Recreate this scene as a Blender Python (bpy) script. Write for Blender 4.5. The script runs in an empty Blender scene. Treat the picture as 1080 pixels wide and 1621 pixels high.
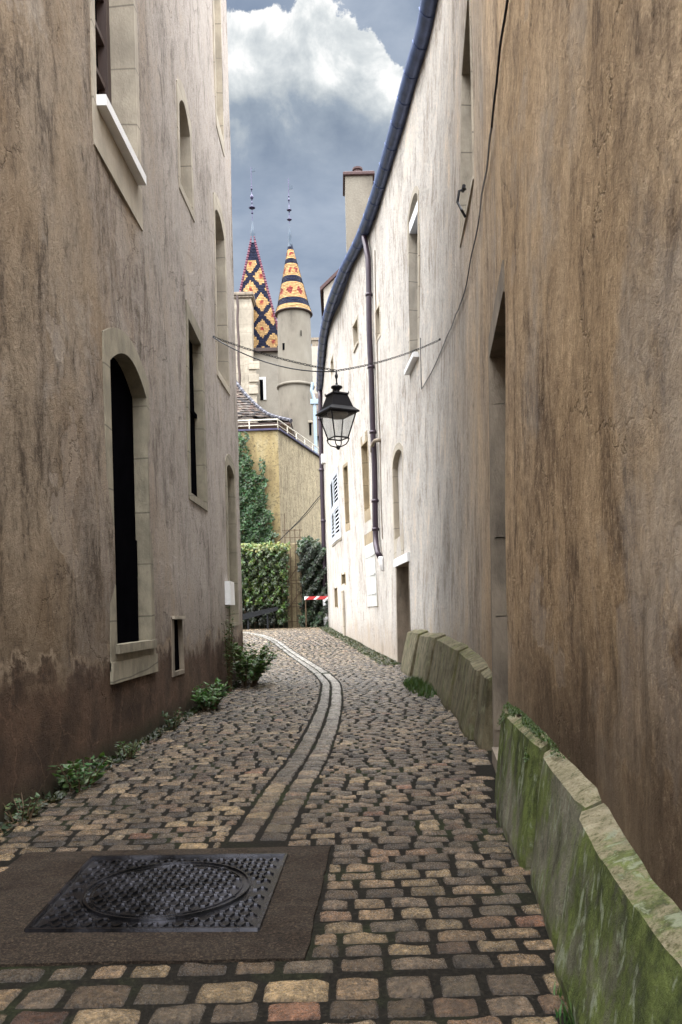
import bpy, math, random
import numpy as np
from mathutils import Vector, Matrix
R = math.radians
random.seed(7); rng = np.random.default_rng(7)
SC = bpy.context.scene
col = SC.collection

# ------------------------------------------------------------------ camera
EYE, FPX, ROLL = 1.2, 1250.0, R(1.5)
cs, sn = math.cos(ROLL), math.sin(ROLL)
cam = bpy.data.cameras.new('camera'); camo = bpy.data.objects.new('camera', cam); col.objects.link(camo)
cam.sensor_fit = 'VERTICAL'; cam.sensor_height = 36.0; cam.sensor_width = 24.0
cam.lens = 36.0*FPX/1621.0
cam.shift_y = (972-810.5)/1621.0; cam.clip_start = .05; cam.clip_end = 3000
camo.matrix_world = Matrix(((cs, sn, 0, 0), (0, 0, -1, 0), (-sn, cs, 0, EYE), (0, 0, 0, 1)))
SC.camera = camo

# ------------------------------------------------------------------ sky and sun
SUN_EL, SUN_AZ = R(40), R(250)          # azimuth from +Y clockwise: behind the camera, to the left
world = bpy.data.worlds.new('World'); SC.world = world; world.use_nodes = True
sd = Vector((math.sin(SUN_AZ)*math.cos(SUN_EL), math.cos(SUN_AZ)*math.cos(SUN_EL), math.sin(SUN_EL)))
sun = bpy.data.lights.new('sun', 'SUN'); sun.energy = .6; sun.angle = R(12); sun.color = (1, .95, .87)
suno = bpy.data.objects.new('sun', sun); col.objects.link(suno)
suno.rotation_euler = (-sd).to_track_quat('-Z', 'Y').to_euler()
SC.view_settings.view_transform = 'Standard'; SC.view_settings.look = 'None'
SC.view_settings.exposure = 0.38; SC.view_settings.gamma = 1.0
SC.cycles.max_bounces = 7; SC.cycles.diffuse_bounces = 4

class NT:
    """small helper for writing node trees"""
    def __init__(s, tree): s.t = tree; s.n = tree.nodes; s.l = tree.links
    def new(s, typ, **kw):
        nd = s.n.new(typ)
        for k, v in kw.items(): setattr(nd, k, v)
        return nd
    def put(s, sock, v):
        if isinstance(v, bpy.types.NodeSocket): s.l.new(v, sock)
        elif isinstance(v, (tuple, list)) and sock.type == 'RGBA': sock.default_value = tuple(v)+((1,) if len(v) == 3 else ())
        else: sock.default_value = v
    def math(s, op, a, b=0.0, c=None, clamp=False):
        nd = s.new('ShaderNodeMath', operation=op, use_clamp=clamp)
        s.put(nd.inputs[0], a); s.put(nd.inputs[1], b)
        if c is not None: s.put(nd.inputs[2], c)
        return nd.outputs[0]
    def vmath(s, op, a, b=None, out=0, scale=None):
        nd = s.new('ShaderNodeVectorMath', operation=op); s.put(nd.inputs[0], a)
        if b is not None: s.put(nd.inputs[1], b)
        if scale is not None: s.put(nd.inputs[3], scale)
        return nd.outputs[out]
    def noise(s, vec, scale, detail=5, rough=.55, dist=0.0, color=False):
        nd = s.new('ShaderNodeTexNoise'); s.put(nd.inputs['Vector'], vec); s.put(nd.inputs['Scale'], scale)
        nd.inputs['Detail'].default_value = detail; nd.inputs['Roughness'].default_value = rough; nd.inputs['Distortion'].default_value = dist
        return nd.outputs['Color' if color else 'Fac']
    def ramp(s, fac, stops):
        nd = s.new('ShaderNodeValToRGB'); s.put(nd.inputs[0], fac); e = nd.color_ramp.elements
        while len(e) < len(stops): e.new(.5)
        for i, (p, c) in enumerate(stops):
            e[i].position = p; e[i].color = (c, c, c, 1) if isinstance(c, (int, float)) else tuple(c)+(1,)
        return nd.outputs[0]
    def mix(s, fac, a, b, mode='MIX'):
        nd = s.new('ShaderNodeMix', data_type='RGBA', blend_type=mode); nd.clamp_factor = True
        s.put(nd.inputs[0], fac); s.put(nd.inputs[6], a); s.put(nd.inputs[7], b); return nd.outputs[2]
    def mrange(s, v, a, b, c=0.0, d=1.0, smooth=False):
        nd = s.new('ShaderNodeMapRange'); nd.clamp = True
        if smooth: nd.interpolation_type = 'SMOOTHSTEP'
        for i, x in enumerate((v, a, b, c, d)): s.put(nd.inputs[i], x)
        return nd.outputs[0]
    def mapping(s, vec, scale=(1, 1, 1), loc=(0, 0, 0)):
        nd = s.new('ShaderNodeMapping'); s.put(nd.inputs[0], vec); nd.inputs['Scale'].default_value = scale; nd.inputs['Location'].default_value = loc
        return nd.outputs[0]
    def sep(s, vec):
        nd = s.new('ShaderNodeSeparateXYZ'); s.put(nd.inputs[0], vec); return nd.outputs

def build_world():
    t = NT(world.node_tree); t.n.clear()
    out = t.new('ShaderNodeOutputWorld'); bg = t.new('ShaderNodeBackground'); t.l.new(bg.outputs[0], out.inputs[0])
    d = t.new('ShaderNodeTexCoord').outputs['Generated']
    sky = t.new('ShaderNodeTexSky'); sky.sky_type = 'NISHITA'; sky.sun_disc = False
    sky.sun_elevation = SUN_EL; sky.sun_rotation = SUN_AZ; sky.air_density = 1.2; sky.dust_density = 1.5
    skyc = t.mix(1.0, sky.outputs[0], (.095, .1, .115), 'MULTIPLY')           # sky strength 0.1
    # cloud layer: grey-blue stratus with softer light patches
    n1 = t.noise(t.mapping(d, (1, 1, 2.2)), 3.6, 7, .52, .4)
    n2 = t.noise(t.mapping(d, (1, 1, 2.6), (3, 1, 5)), 9.0, 8, .6, .3)
    dk = t.math('ADD', t.math('MULTIPLY', n1, .7), t.math('MULTIPLY', n2, .3))
    strat = t.ramp(dk, [(.34, (.20, .25, .335)), (.46, (.275, .325, .40)), (.56, (.37, .42, .49)), (.68, (.50, .54, .59))])
    c = t.mix(t.mrange(n1, .30, .5), skyc, strat)
    c = t.mix(.82, skyc, strat)
    # cumulus bank: a sum of soft balls in the sky, their edge broken by noise
    w = t.noise(d, 14, 8, .66, .1, color=True)
    dd = t.vmath('ADD', d, t.vmath('SCALE', t.vmath('SUBTRACT', w, (.5, .5, .5)), scale=.062))
    tot = None
    for (u, v, r) in [(378, 100, 58), (430, 118, 74), (508, 92, 64), (555, 122, 58), (598, 165, 50), (620, 212, 48), (450, 200, 110), (540, 220, 100), (360, 190, 90), (300, 130, 90), (240, 170, 100), (680, 250, 60)]:
        a, b = (u-540)/FPX, (972-v)/FPX
        p = Vector((a*cs+b*sn, 1, -a*sn+b*cs)); L = p.length; p.normalize()
        dist = t.vmath('DISTANCE', dd, tuple(p), out=1)
        k = t.math('MAXIMUM', t.math('SUBTRACT', 1.0, t.math('DIVIDE', dist, r/FPX/L*1.25)), 0.0)
        tot = k if tot is None else t.math('MAXIMUM', tot, k)
    m = t.mrange(tot, .03, .10, 0, 1, True)
    z = t.sep(t.vmath('NORMALIZE', d))
    el = t.math('DIVIDE', z[2], t.math('MAXIMUM', z[1], .05))
    w2 = t.noise(t.mapping(d, (1, 1, 1), (0, 0, -.012)), 13, 8, .6, .3)
    litn = t.math('ADD', t.math('MULTIPLY', t.math('SUBTRACT', w2, .5), 1.7), t.mrange(el, .54, .76, .12, .95))
    vr = t.new('ShaderNodeTexVoronoi', feature='SMOOTH_F1'); t.put(vr.inputs['Vector'], t.vmath('ADD', d, t.vmath('SCALE', t.vmath('SUBTRACT', w, (.5, .5, .5)), scale=.05))); vr.inputs['Scale'].default_value = 15; vr.inputs['Smoothness'].default_value = .4
    litn = t.math('ADD', litn, t.math('MULTIPLY', t.math('SUBTRACT', .42, vr.outputs['Distance']), .75))
    cumc = t.ramp(litn, [(.0, (.17, .215, .285)), (.35, (.27, .32, .385)), (.56, (.42, .46, .49)), (.76, (.60, .63, .64)), (.92, (.84, .84, .83))])
    fade = t.math('MULTIPLY', m, t.mrange(el, .50, .66, 0, 1, True))
    c = t.mix(fade, c, cumc)
    # unseen sky overhead and behind the camera brightened as added fill for the lane
    lum = t.mrange(z[1], .70, .42, 0, 1, True)
    up = t.mrange(z[2], -.02, .2, 0, 1, True)
    bright = t.mix(n1, (3.6, 3.7, 3.9), (5.0, 5.0, 5.0))
    bright = t.vmath('SCALE', bright, scale=t.mrange(z[2], .15, .95, .38, 2.3))      # fill weighted overhead, as under an overcast deck
    c = t.mix(t.math('MULTIPLY', lum, up), c, bright)
    t.put(bg.inputs[0], c); bg.inputs[1].default_value = 1.0
build_world()

# ------------------------------------------------------------------ helpers
def tag(o, label=None, cat=None, group=None, kind=None):
    if label: o['label'] = label
    if cat: o['category'] = cat
    if group: o['group'] = group
    if kind: o['kind'] = kind
    return o
def thing(name, label, cat, loc=(0, 0, 0), group=None):
    o = bpy.data.objects.new(name, None); o.location = loc; o.empty_display_size = .2; col.objects.link(o)
    return tag(o, label, cat, group)

class MB:
    def __init__(s): s.v = []; s.f = []; s.c = []; s.uv = None
    def add(s, vs, fs, c=None):
        b = len(s.v); s.v += [tuple(x) for x in vs]; s.f += [tuple(i+b for i in f) for f in fs]; s.c += [c]*len(fs)
    def quad(s, a, b, c, d, colr=None): s.add([a, b, c, d], [(0, 1, 2, 3)], colr)
    def box(s, lo, hi, M=None, bev=0, c=None):
        x0, y0, z0 = lo; x1, y1, z1 = hi
        if bev <= 0:
            vs = [(x0, y0, z0), (x1, y0, z0), (x1, y1, z0), (x0, y1, z0), (x0, y0, z1), (x1, y0, z1), (x1, y1, z1), (x0, y1, z1)]
            fs = [(0, 3, 2, 1), (4, 5, 6, 7), (0, 1, 5, 4), (1, 2, 6, 5), (2, 3, 7, 6), (3, 0, 4, 7)]
        else:
            b = bev; vs = []; 
            for z, i in ((z0, b), (z0+b, 0), (z1-b, 0), (z1, b)):
                vs += [(x0+i+b, y0+i, z), (x1-i-b, y0+i, z), (x1-i, y0+i+b, z), (x1-i, y1-i-b, z), (x1-i-b, y1-i, z), (x0+i+b, y1-i, z), (x0+i, y1-i-b, z), (x0+i, y0+i+b, z)]
            fs = [tuple(range(7, -1, -1)), tuple(range(24, 32))]
            for k in range(3):
                for j in range(8): fs.append((k*8+j, k*8+(j+1) % 8, k*8+8+(j+1) % 8, k*8+8+j))
        if M is not None: vs = [M @ Vector(v) for v in vs]
        s.add(vs, fs, c)
    def tube(s, pts, r, n=8, cap=True, c=None, closed=False):
        pts = [Vector(p) for p in pts]; m = len(pts); rr = r if isinstance(r, (list, tuple)) else [r]*m
        vs = []; ref = None
        for i, p in enumerate(pts):
            if closed: tdir = pts[(i+1) % m]-pts[i-1]
            else: tdir = pts[min(i+1, m-1)]-pts[max(i-1, 0)]
            if tdir.length < 1e-9: tdir = Vector((0, 0, 1))
            tdir.normalize()
            if ref is None: ref = Vector((0, 0, 1)) if abs(tdir.z) < .9 else Vector((0, 1, 0))
            a = ref - tdir*ref.dot(tdir)
            if a.length < 1e-4: a = Vector((1, .3, 0)); a -= tdir*a.dot(tdir)
            a.normalize(); ref = a; b = tdir.cross(a)
            for k in range(n):
                t = 2*math.pi*k/n; vs.append(p+a*math.cos(t)*rr[i]+b*math.sin(t)*rr[i])
        fs = []
        for i in range(m if closed else m-1):
            j = (i+1) % m
            for k in range(n): fs.append((i*n+k, i*n+(k+1) % n, j*n+(k+1) % n, j*n+k))
        if cap and not closed: fs += [tuple(range(n-1, -1, -1)), tuple(range((m-1)*n, m*n))]
        s.add(vs, fs, c)
    def lathe(s, prof, cx, cy, n=20, c=None):
        vs = [(cx+r*math.cos(2*math.pi*k/n), cy+r*math.sin(2*math.pi*k/n), z) for r, z in prof for k in range(n)]
        fs = [(i*n+k, i*n+(k+1) % n, (i+1)*n+(k+1) % n, (i+1)*n+k) for i in range(len(prof)-1) for k in range(n)]
        s.add(vs, fs, c)
    def build(s, name, mat, parent=None, smooth=False, kind=None):
        me = bpy.data.meshes.new(name); me.from_pydata(s.v, [], s.f); me.materials.append(mat)
        if any(x is not None for x in s.c):
            at = me.color_attributes.new('tint', 'FLOAT_COLOR', 'CORNER'); arr = []
            for f, x in zip(s.f, s.c): arr += list((x or (1, 1, 1))+(1,))*len(f)
            at.data.foreach_set('color', arr)
        if smooth: me.polygons.foreach_set('use_smooth', [True]*len(me.polygons))
        me.update(); o = bpy.data.objects.new(name, me); col.objects.link(o)
        if parent is not None:
            o.parent = parent
            p = parent; off = Vector((0, 0, 0))
            while p is not None: off += p.location; p = p.parent
            if off.length > 0:
                for v in me.vertices: v.co -= off
        if kind: o['kind'] = kind
        return o

def interp(pts):
    """smooth monotone-ish interpolation through (t, value) points"""
    T = [p[0] for p in pts]; V = [p[1] for p in pts]; n = len(T)
    h = [T[i+1]-T[i] for i in range(n-1)]; d = [(V[i+1]-V[i])/h[i] for i in range(n-1)]
    m = [d[0]]+[0 if d[i-1]*d[i] <= 0 else 2*d[i-1]*d[i]/(d[i-1]+d[i]) for i in range(1, n-1)]+[d[-1]]
    def f(t):
        if t <= T[0]: return V[0]+m[0]*(t-T[0])
        if t >= T[-1]: return V[-1]+m[-1]*(t-T[-1])
        i = 0
        while t > T[i+1]: i += 1
        u = (t-T[i])/h[i]; u2, u3 = u*u, u*u*u
        return V[i]*(2*u3-3*u2+1)+h[i]*m[i]*(u3-2*u2+u)+V[i+1]*(-2*u3+3*u2)+h[i]*m[i+1]*(u3-u2)
    return f
# the plan of the lane: distances along the lane (y) and offsets (x), metres
xR = interp([(-8, 2.3), (-4, 1.6), (-2, 1.3), (0, .92), (1.2, .73), (1.71, .745), (2.9, .875), (5.0, 1.03), (7.0, 1.30), (8.5, 1.46), (10.5, 1.56), (13, 1.62), (15, 1.58), (17, 1.47), (18.6, 1.36), (21, 1.22), (23, 1.03), (25, .8), (27, .50), (28.5, .21), (31, -.13), (33.5, -.34), (36.6, -.57), (40, -.8)])
kR = interp([(-8, .012), (7, .012), (11, .024), (14, .029), (16, .02), (18, .013), (20, .006), (22.3, -.007), (24.7, -.022), (28.3, -.02), (31, -.012), (37, 0), (40, 0)])
zG = interp([(-60, 0), (19, 0), (22, .03), (25, .14), (27, .28), (28.5, .38), (31, .50), (34, .57), (38, .62), (42, .65), (400, .66)])
xLf = lambda y: -2.13+.0155*y
def wob(y, z, k): return .012*math.sin(y*1.3+k)*math.sin(z*1.1+2*k)+.008*math.sin(y*3.1+z*2.3+k)
def WL(y, z, off=0.0): return Vector((xLf(y)+wob(y, z, 1)+off, y, z))
def WR(y, z, off=0.0):
    x = xR(y)+kR(y)*z+wob(y, z, 4); dx = (xR(y+.1)-xR(y-.1))/.2; L = math.hypot(1, dx)
    return Vector((x-off/L, y+off*dx/L, z))
def ray(u, v):
    a, b = (u-540)/FPX, (972-v)/FPX
    return a*cs+b*sn, -a*sn+b*cs
def at(u, v, D): rx, rz = ray(u, v); return Vector((rx*D, D, EYE+rz*D))
def onwall(W, u, v, side):
    """distance and height where the sight line of a measured point meets a wall"""
    rx, rz = ray(u, v); D = .9; prev = None
    while D < 45:
        f = (rx*D-W(D, EYE+rz*D).x)*side
        if f > 0 and prev is not None:
            a, b = D-.05, D
            for _ in range(20):
                m = (a+b)/2
                if (rx*m-W(m, EYE+rz*m).x)*side > 0: b = m
                else: a = m
            return a, EYE+rz*a
        prev = f; D += .05
    return D, EYE+rz*D
LW = lambda u, v: onwall(WL, u, v, -1)
RW = lambda u, v: onwall(WR, u, v, 1)

# ------------------------------------------------------------------ materials
def new_mat(name):
    m = bpy.data.materials.new(name); m.use_nodes = True; t = NT(m.node_tree)
    b = t.n.get('Principled BSDF'); return m, t, b
def bump(t, b, h, strength=.5, dist=.01):
    nd = t.new('ShaderNodeBump'); nd.inputs['Strength'].default_value = strength; nd.inputs['Distance'].default_value = dist
    t.put(nd.inputs['Height'], h); t.l.new(nd.outputs[0], b.inputs['Normal'])
def simple(name, c, rough=.6, metal=0.0, var=.25, scale=6.0, bs=.3, bd=.004, zs=1.0, c2=None, spec=.5, joints=0):
    m, t, b = new_mat(name); o = t.new('ShaderNodeTexCoord').outputs['Object']; v = t.mapping(o, (1, 1, zs))
    n = t.noise(v, scale, 6, .6); n2 = t.noise(v, scale*9, 4, .6)
    lo = c2 or tuple(x*(1-var) for x in c); hi = tuple(min(1, x*(1+var*.6)) for x in c)
    cc = t.ramp(n, [(.32, lo), (.52, c), (.72, hi)])
    cc = t.mix(t.mrange(n2, .35, .65, 0, .3), cc, tuple(x*.7 for x in c))
    if joints:
        zz = t.math('FRACT', t.math('ADD', t.math('MULTIPLY', t.sep(o)[2], 1/joints), t.math('MULTIPLY', t.noise(o, .6, 2), .5)))
        jm = t.mrange(t.math('ABSOLUTE', t.math('SUBTRACT', zz, .5)), .006, .02, .75, 0)
        cc = t.mix(jm, cc, tuple(x*.25 for x in c))
        blk = t.noise(t.mapping(o, (.2, .2, 1.0/joints)), 1.0, 1); cc = t.mix(t.mrange(blk, .4, .6, 0, .45), cc, tuple(x*.6 for x in c))
    t.put(b.inputs['Base Color'], cc); b.inputs['Roughness'].default_value = rough; b.inputs['Metallic'].default_value = metal
    b.inputs['Specular IOR Level'].default_value = spec
    bump(t, b, t.math('ADD', n2, n), bs, bd); return m

def plaster(name, hue_a, hue_b, stain, paler=None, damp=None, grain=.5, foot=None, streak=1.0):
    """lime render: streaks of run-off, blotches, grain; optional damp foot (z) and a cleaner stretch further along (y)"""
    m, t, b = new_mat(name); o = t.new('ShaderNodeNewGeometry').outputs['Position']; xyz = t.sep(o)
    wv = t.vmath('ADD', o, t.vmath('SCALE', t.noise(t.mapping(o, (1, 1, .5)), 1.3, 5, .6, color=True), scale=.55))
    s1 = t.noise(t.mapping(wv, (1.5, 1.1, .5)), 1.3, 9, .70)
    s2 = t.noise(t.mapping(wv, (1, .75, .24), (4, 2, 1)), 6.0, 8, .76)
    s3 = t.noise(t.mapping(wv, (1, .7, .42), (7, 9, 1)), 19.0, 6, .80)
    big = t.noise(t.mapping(o, (1, 1, .7), (1, 8, 2)), .6, 5, .6)
    g = t.noise(t.mapping(o, (1, .7, 1)), 85, 5, .82); g2 = t.noise(t.mapping(wv, (1, .6, .8)), 26, 6, .78)
    a = t.math('ADD', t.math('MULTIPLY', s1, .42), t.math('ADD', t.math('MULTIPLY', s2, .36), t.math('MULTIPLY', s3, .22)))
    base = t.mix(t.mrange(big, .42, .58), hue_a, hue_b)
    amt = streak
    if paler is not None:                                # (y0, y1, colour): paler along the lane; on the right partly daylight put into the colour
        k = t.mrange(t.math('ADD', xyz[1], t.math('MULTIPLY', t.math('SUBTRACT', s1, .5), 9.0)), paler[0], paler[1], 0, 1, True)
        base = t.mix(k, base, paler[2]); amt = t.mrange(k, 0, 1, streak*1.1, .55)
    base = t.mix(t.math('MULTIPLY', t.mrange(a, .485, .60, 0, .95), amt), base, stain)
    base = t.mix(t.mrange(a, .475, .39, 0, .45), base, tuple(min(.85, x*1.6) for x in hue_a))
    drip = t.math('MULTIPLY', t.mrange(s2, .52, .59), t.mrange(s1, .46, .54))
    base = t.mix(t.math('MULTIPLY', drip, t.math('MULTIPLY', amt, .5)), base, tuple(x*.6 for x in stain))
    gg = t.math('ADD', t.math('MULTIPLY', g, .5), t.math('MULTIPLY', g2, .5))
    base = t.mix(t.mrange(gg, .51, .62, 0, grain), base, tuple(x*.45 for x in stain))
    base = t.mix(t.mrange(gg, .47, .38, 0, grain*.7), base, tuple(min(.9, x*1.8) for x in hue_a))
    pale = t.noise(t.mapping(o, (1, .8, .8), (11, 2, 6)), .95, 7, .66)
    base = t.mix(t.mrange(pale, .53, .62, 0, .42), base, t.mix(t.mrange(s3, .4, .6), (.40, .37, .335), (.27, .24, .21)))
    patch = t.mrange(t.noise(t.mapping(o, (1, .9, 1.1), (2, 31, 9)), .75, 5, .55), .600, .612)
    base = t.mix(t.math('MULTIPLY', patch, .28), base, (.42, .36, .30))
    ckv = t.new('ShaderNodeTexVoronoi', feature='DISTANCE_TO_EDGE'); t.put(ckv.inputs['Vector'], t.vmath('ADD', o, t.vmath('SCALE', t.noise(o, 1.7, 6, .65, color=True), scale=.9))); ckv.inputs['Scale'].default_value = .5
    ckm = t.math('MULTIPLY', t.mrange(ckv.outputs['Distance'], .0, .006, 1, 0), t.mrange(big, .47, .53))
    base = t.mix(t.math('MULTIPLY', ckm, .3), base, tuple(x*.35 for x in stain))
    if foot is not None:                                 # dark run-off stain above the kerb slabs: (z0, z1, y1)
        fz = t.math('ADD', xyz[2], t.math('MULTIPLY', t.math('SUBTRACT', s2, .5), 2.4))
        fm = t.math('MULTIPLY', t.mrange(fz, foot[0], foot[1], .85, 0, True), t.mrange(xyz[1], foot[2]-1.5, foot[2]+1.5, 1, .15))
        base = t.mix(fm, base, (.035, .022, .014))
        wz = t.math('ADD', xyz[2], t.math('MULTIPLY', t.math('SUBTRACT', s1, .5), 3.0)); base = t.mix(t.mrange(wz, .1, 1.1, .45, 0, True), base, (.28, .205, .135))
    h0_ = t.math('SUBTRACT', t.math('MULTIPLY', patch, -.5), t.math('MULTIPLY', ckm, 1.2))
    h = t.math('ADD', t.math('ADD', h0_, t.math('MULTIPLY', g, .75)), t.math('ADD', t.math('MULTIPLY', g2, 1.3), t.math('MULTIPLY', s3, 1.0)))
    if damp is not None:                                 # (height, colour, dark colour)
        e = t.noise(t.mapping(o, (1, 1, 1), (3, 3, 3)), 2.3, 6, .62)
        zz = t.math('SUBTRACT', xyz[2], t.math('ADD', damp[0]-.5, t.math('MULTIPLY', e, 1.0)))
        f = t.mrange(zz, .20, -.14, 0, .94, True)
        base = t.mix(t.mrange(zz, 1.0, .0, 0, .35, True), base, (.10, .07, .045))
        crack = t.new('ShaderNodeTexVoronoi', feature='DISTANCE_TO_EDGE'); t.put(crack.inputs['Vector'], t.vmath('ADD', o, t.vmath('SCALE', t.noise(o, 3, 4, .6, color=True), scale=.5))); crack.inputs['Scale'].default_value = 1.7
        ck = t.mrange(crack.outputs['Distance'], .0, .022, .55, 0)
        dc = t.mix(t.mrange(e, .42, .62), damp[1], damp[2])
        dc = t.mix(ck, dc, tuple(x*1.7 for x in damp[1]))
        dc = t.mix(t.mrange(g2, .5, .66, 0, .5), dc, tuple(x*.5 for x in damp[2]))
        base = t.mix(f, base, dc)
        lip = t.math('MULTIPLY', t.mrange(zz, .12, .05), t.mrange(zz, .0, .05))
        base = t.mix(t.math('MULTIPLY', lip, t.mrange(e, .4, .6, .1, .65)), base, tuple(min(.8, x*1.7) for x in hue_a))
        h = t.math('ADD', h, t.math('MULTIPLY', t.math('SUBTRACT', 1.0, f), 1.3))
        ft = t.mrange(t.math('ADD', xyz[2], t.math('MULTIPLY', t.math('SUBTRACT', e, .5), .5)), .02, .22, .75, 0)
        base = t.mix(ft, base, (.022, .026, .014))
    t.put(b.inputs['Base Color'], base); b.inputs['Roughness'].default_value = .9; b.inputs['Specular IOR Level'].default_value = .15
    bump(t, b, h, .8, .016)
    return m

M = {}
M['left'] = plaster('brown_lime_render', (.25, .195, .138), (.205, .145, .09), (.065, .045, .029), paler=(4.8, 11, (.41, .368, .335)), damp=(.82, (.105, .064, .042), (.048, .030, .021)), grain=.6)
M['near'] = M['right'] = plaster('streaked_lime_render', (.52, .385, .25), (.43, .30, .175), (.13, .082, .05), paler=(3.8, 13.5, (.485, .462, .43)), grain=.65, streak=.85, foot=(.5, 1.35, 5.0))
M['stone'] = simple('pale_limestone', (.40, .35, .275), .8, 0, .3, 5, .6, .008, zs=.6, joints=.62)
M['stone_l'] = simple('dusty_limestone', (.27, .24, .176), .85, 0, .4, 6, .7, .008, zs=.6, joints=.55)
M['stone_y'] = simple('ochre_jamb_stone', (.30, .235, .145), .85, 0, .4, 7, .6, .008, zs=.5, joints=.7)
M['stone_g'] = simple('worn_grey_stone', (.22, .18, .135), .85, 0, .5, 5, .9, .012, zs=.4)
M['black'] = simple('black_iron', (.012, .012, .016), .38, .3, .3, 20, .15, .001)
M['dark'] = simple('dark_room_glass', (.003, .003, .004), .9, 0, .3, 5, .05, .001, spec=0)
M['wood'] = simple('dark_brown_wood', (.055, .032, .026), .6, 0, .4, 9, .4, .003, zs=.1)
M['doorwood'] = simple('weathered_brown_door', (.11, .07, .042), .7, 0, .35, 9, .5, .004, zs=.15)
M['white'] = simple('white_paint', (.78, .78, .78), .45, 0, .06, 8, .1, .001)
M['shutter'] = simple('pale_grey_paint', (.55, .58, .62), .5, 0, .12, 10, .2, .001, zs=.2)
M['shutter_w'] = simple('chalky_shutter_paint', (.50, .50, .47), .6, 0, .2, 12, .3, .002, zs=.1)
M['zincblue'] = simple('blue_grey_zinc', (.085, .115, .22), .35, .55, .3, 4, .2, .003)
M['pipe'] = simple('oxblood_pipe_paint', (.035, .022, .034), .32, .25, .3, 6, .1, .001)
M['blueframe'] = simple('blue_grey_frame_paint', (.16, .21, .30), .45, 0, .2, 8, .1, .001)
M['red'] = simple('red_barrier_paint', (.42, .03, .03), .45, 0, .15, 8, .1, .001)
M['rail'] = simple('cream_railing_paint', (.62, .58, .48), .5, 0, .15, 12, .1, .001)
M['rust'] = simple('rusty_iron_trellis', (.10, .065, .035), .7, .2, .3, 15, .2, .001)
M['roof'] = simple('grey_roof_tiles', (.10, .075, .06), .8, 0, .4, 5, .5, .02)
M['lead'] = simple('blue_lead_cap', (.025, .05, .085), .45, 0, .3, 6, .2, .003)
M['finial'] = simple('finial_iron', (.05, .045, .10), .4, .3, .4, 8, .1, .002)

def tower_plaster():
    m, t, b = new_mat('grey_cement_render'); o = t.new('ShaderNodeTexCoord').outputs['Object']
    a = t.noise(t.mapping(o, (1, 1, .4)), .8, 8, .65); g = t.noise(o, 14, 5, .7)
    c = t.ramp(a, [(.3, (.08, .07, .055)), (.46, (.15, .132, .105)), (.6, (.18, .162, .13)), (.75, (.215, .195, .165))])
    c = t.mix(t.mrange(g, .5, .7, 0, .35), c, (.17, .15, .12))
    t.put(b.inputs['Base Color'], c); b.inputs['Roughness'].default_value = .9; bump(t, b, g, .4, .03); return m
M['tower'] = tower_plaster()
M['palewall'] = simple('pale_house_render', (.35, .32, .27), .9, 0, .15, 1.2, .3, .01)

def tint_mat(name, rough, nscale, amp, bd, spec=.5, wet=None, dark=.4):
    m, t, b = new_mat(name); o = t.new('ShaderNodeTexCoord').outputs['Object']
    at_ = t.new('ShaderNodeAttribute'); at_.attribute_name = 'tint'
    n = t.noise(o, nscale, 7, .68); n2 = t.noise(o, nscale*4, 4, .6)
    c = t.mix(t.mrange(n, .40, .64, 0, amp), at_.outputs['Color'], t.mix(1.0, at_.outputs['Color'], (dark,)*3, 'MULTIPLY'))
    n3 = t.noise(o, nscale*3.1, 5, .75)
    c = t.mix(t.mrange(n3, .52, .62, 0, amp*.8), c, t.mix(1.0, at_.outputs['Color'], (dark,)*3, 'MULTIPLY'))
    c = t.mix(t.mrange(n3, .46, .38, 0, amp*.6), c, t.mix(1.0, at_.outputs['Color'], (1.9, 1.85, 1.75), 'MULTIPLY'))
    c = t.mix(t.mrange(n, .46, .33, 0, amp*.5), c, t.mix(1.0, at_.outputs['Color'], (1.7, 1.65, 1.6), 'MULTIPLY'))
    t.put(b.inputs['Base Color'], c)
    if wet: t.put(b.inputs['Roughness'], t.mrange(n2, .3, .7, wet[0], wet[1]))
    else: b.inputs['Roughness'].default_value = rough
    b.inputs['Specular IOR Level'].default_value = spec
    bump(t, b, t.math('ADD', n, t.math('MULTIPLY', n3, .6)), 1.0, bd); return m
M['cobble'] = tint_mat('worn_sandstone_setts', .5, 30, .9, .014, .65, (.08, .36), .25)
M['tiles'] = tint_mat('glazed_roof_tiles', .6, 6, .25, .02, .08)
M['oldtiles'] = tint_mat('old_brown_tiles', .8, 5, .6, .02, .4)

def leaf_mat(name):
    m, t, b = new_mat(name); at_ = t.new('ShaderNodeAttribute'); at_.attribute_name = 'tint'
    t.put(b.inputs['Base Color'], at_.outputs['Color']); b.inputs['Roughness'].default_value = .45
    tr = t.new('ShaderNodeBsdfTranslucent'); t.put(tr.inputs[0], t.mix(1.0, at_.outputs['Color'], (1.3, 1.5, .6), 'MULTIPLY'))
    mx = t.new('ShaderNodeMixShader'); mx.inputs[0].default_value = .25
    t.l.new(b.outputs[0], mx.inputs[1]); t.l.new(tr.outputs[0], mx.inputs[2]); t.l.new(mx.outputs[0], t.n['Material Output'].inputs[0]); return m
M['leaf'] = leaf_mat('leaf_green')

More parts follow.
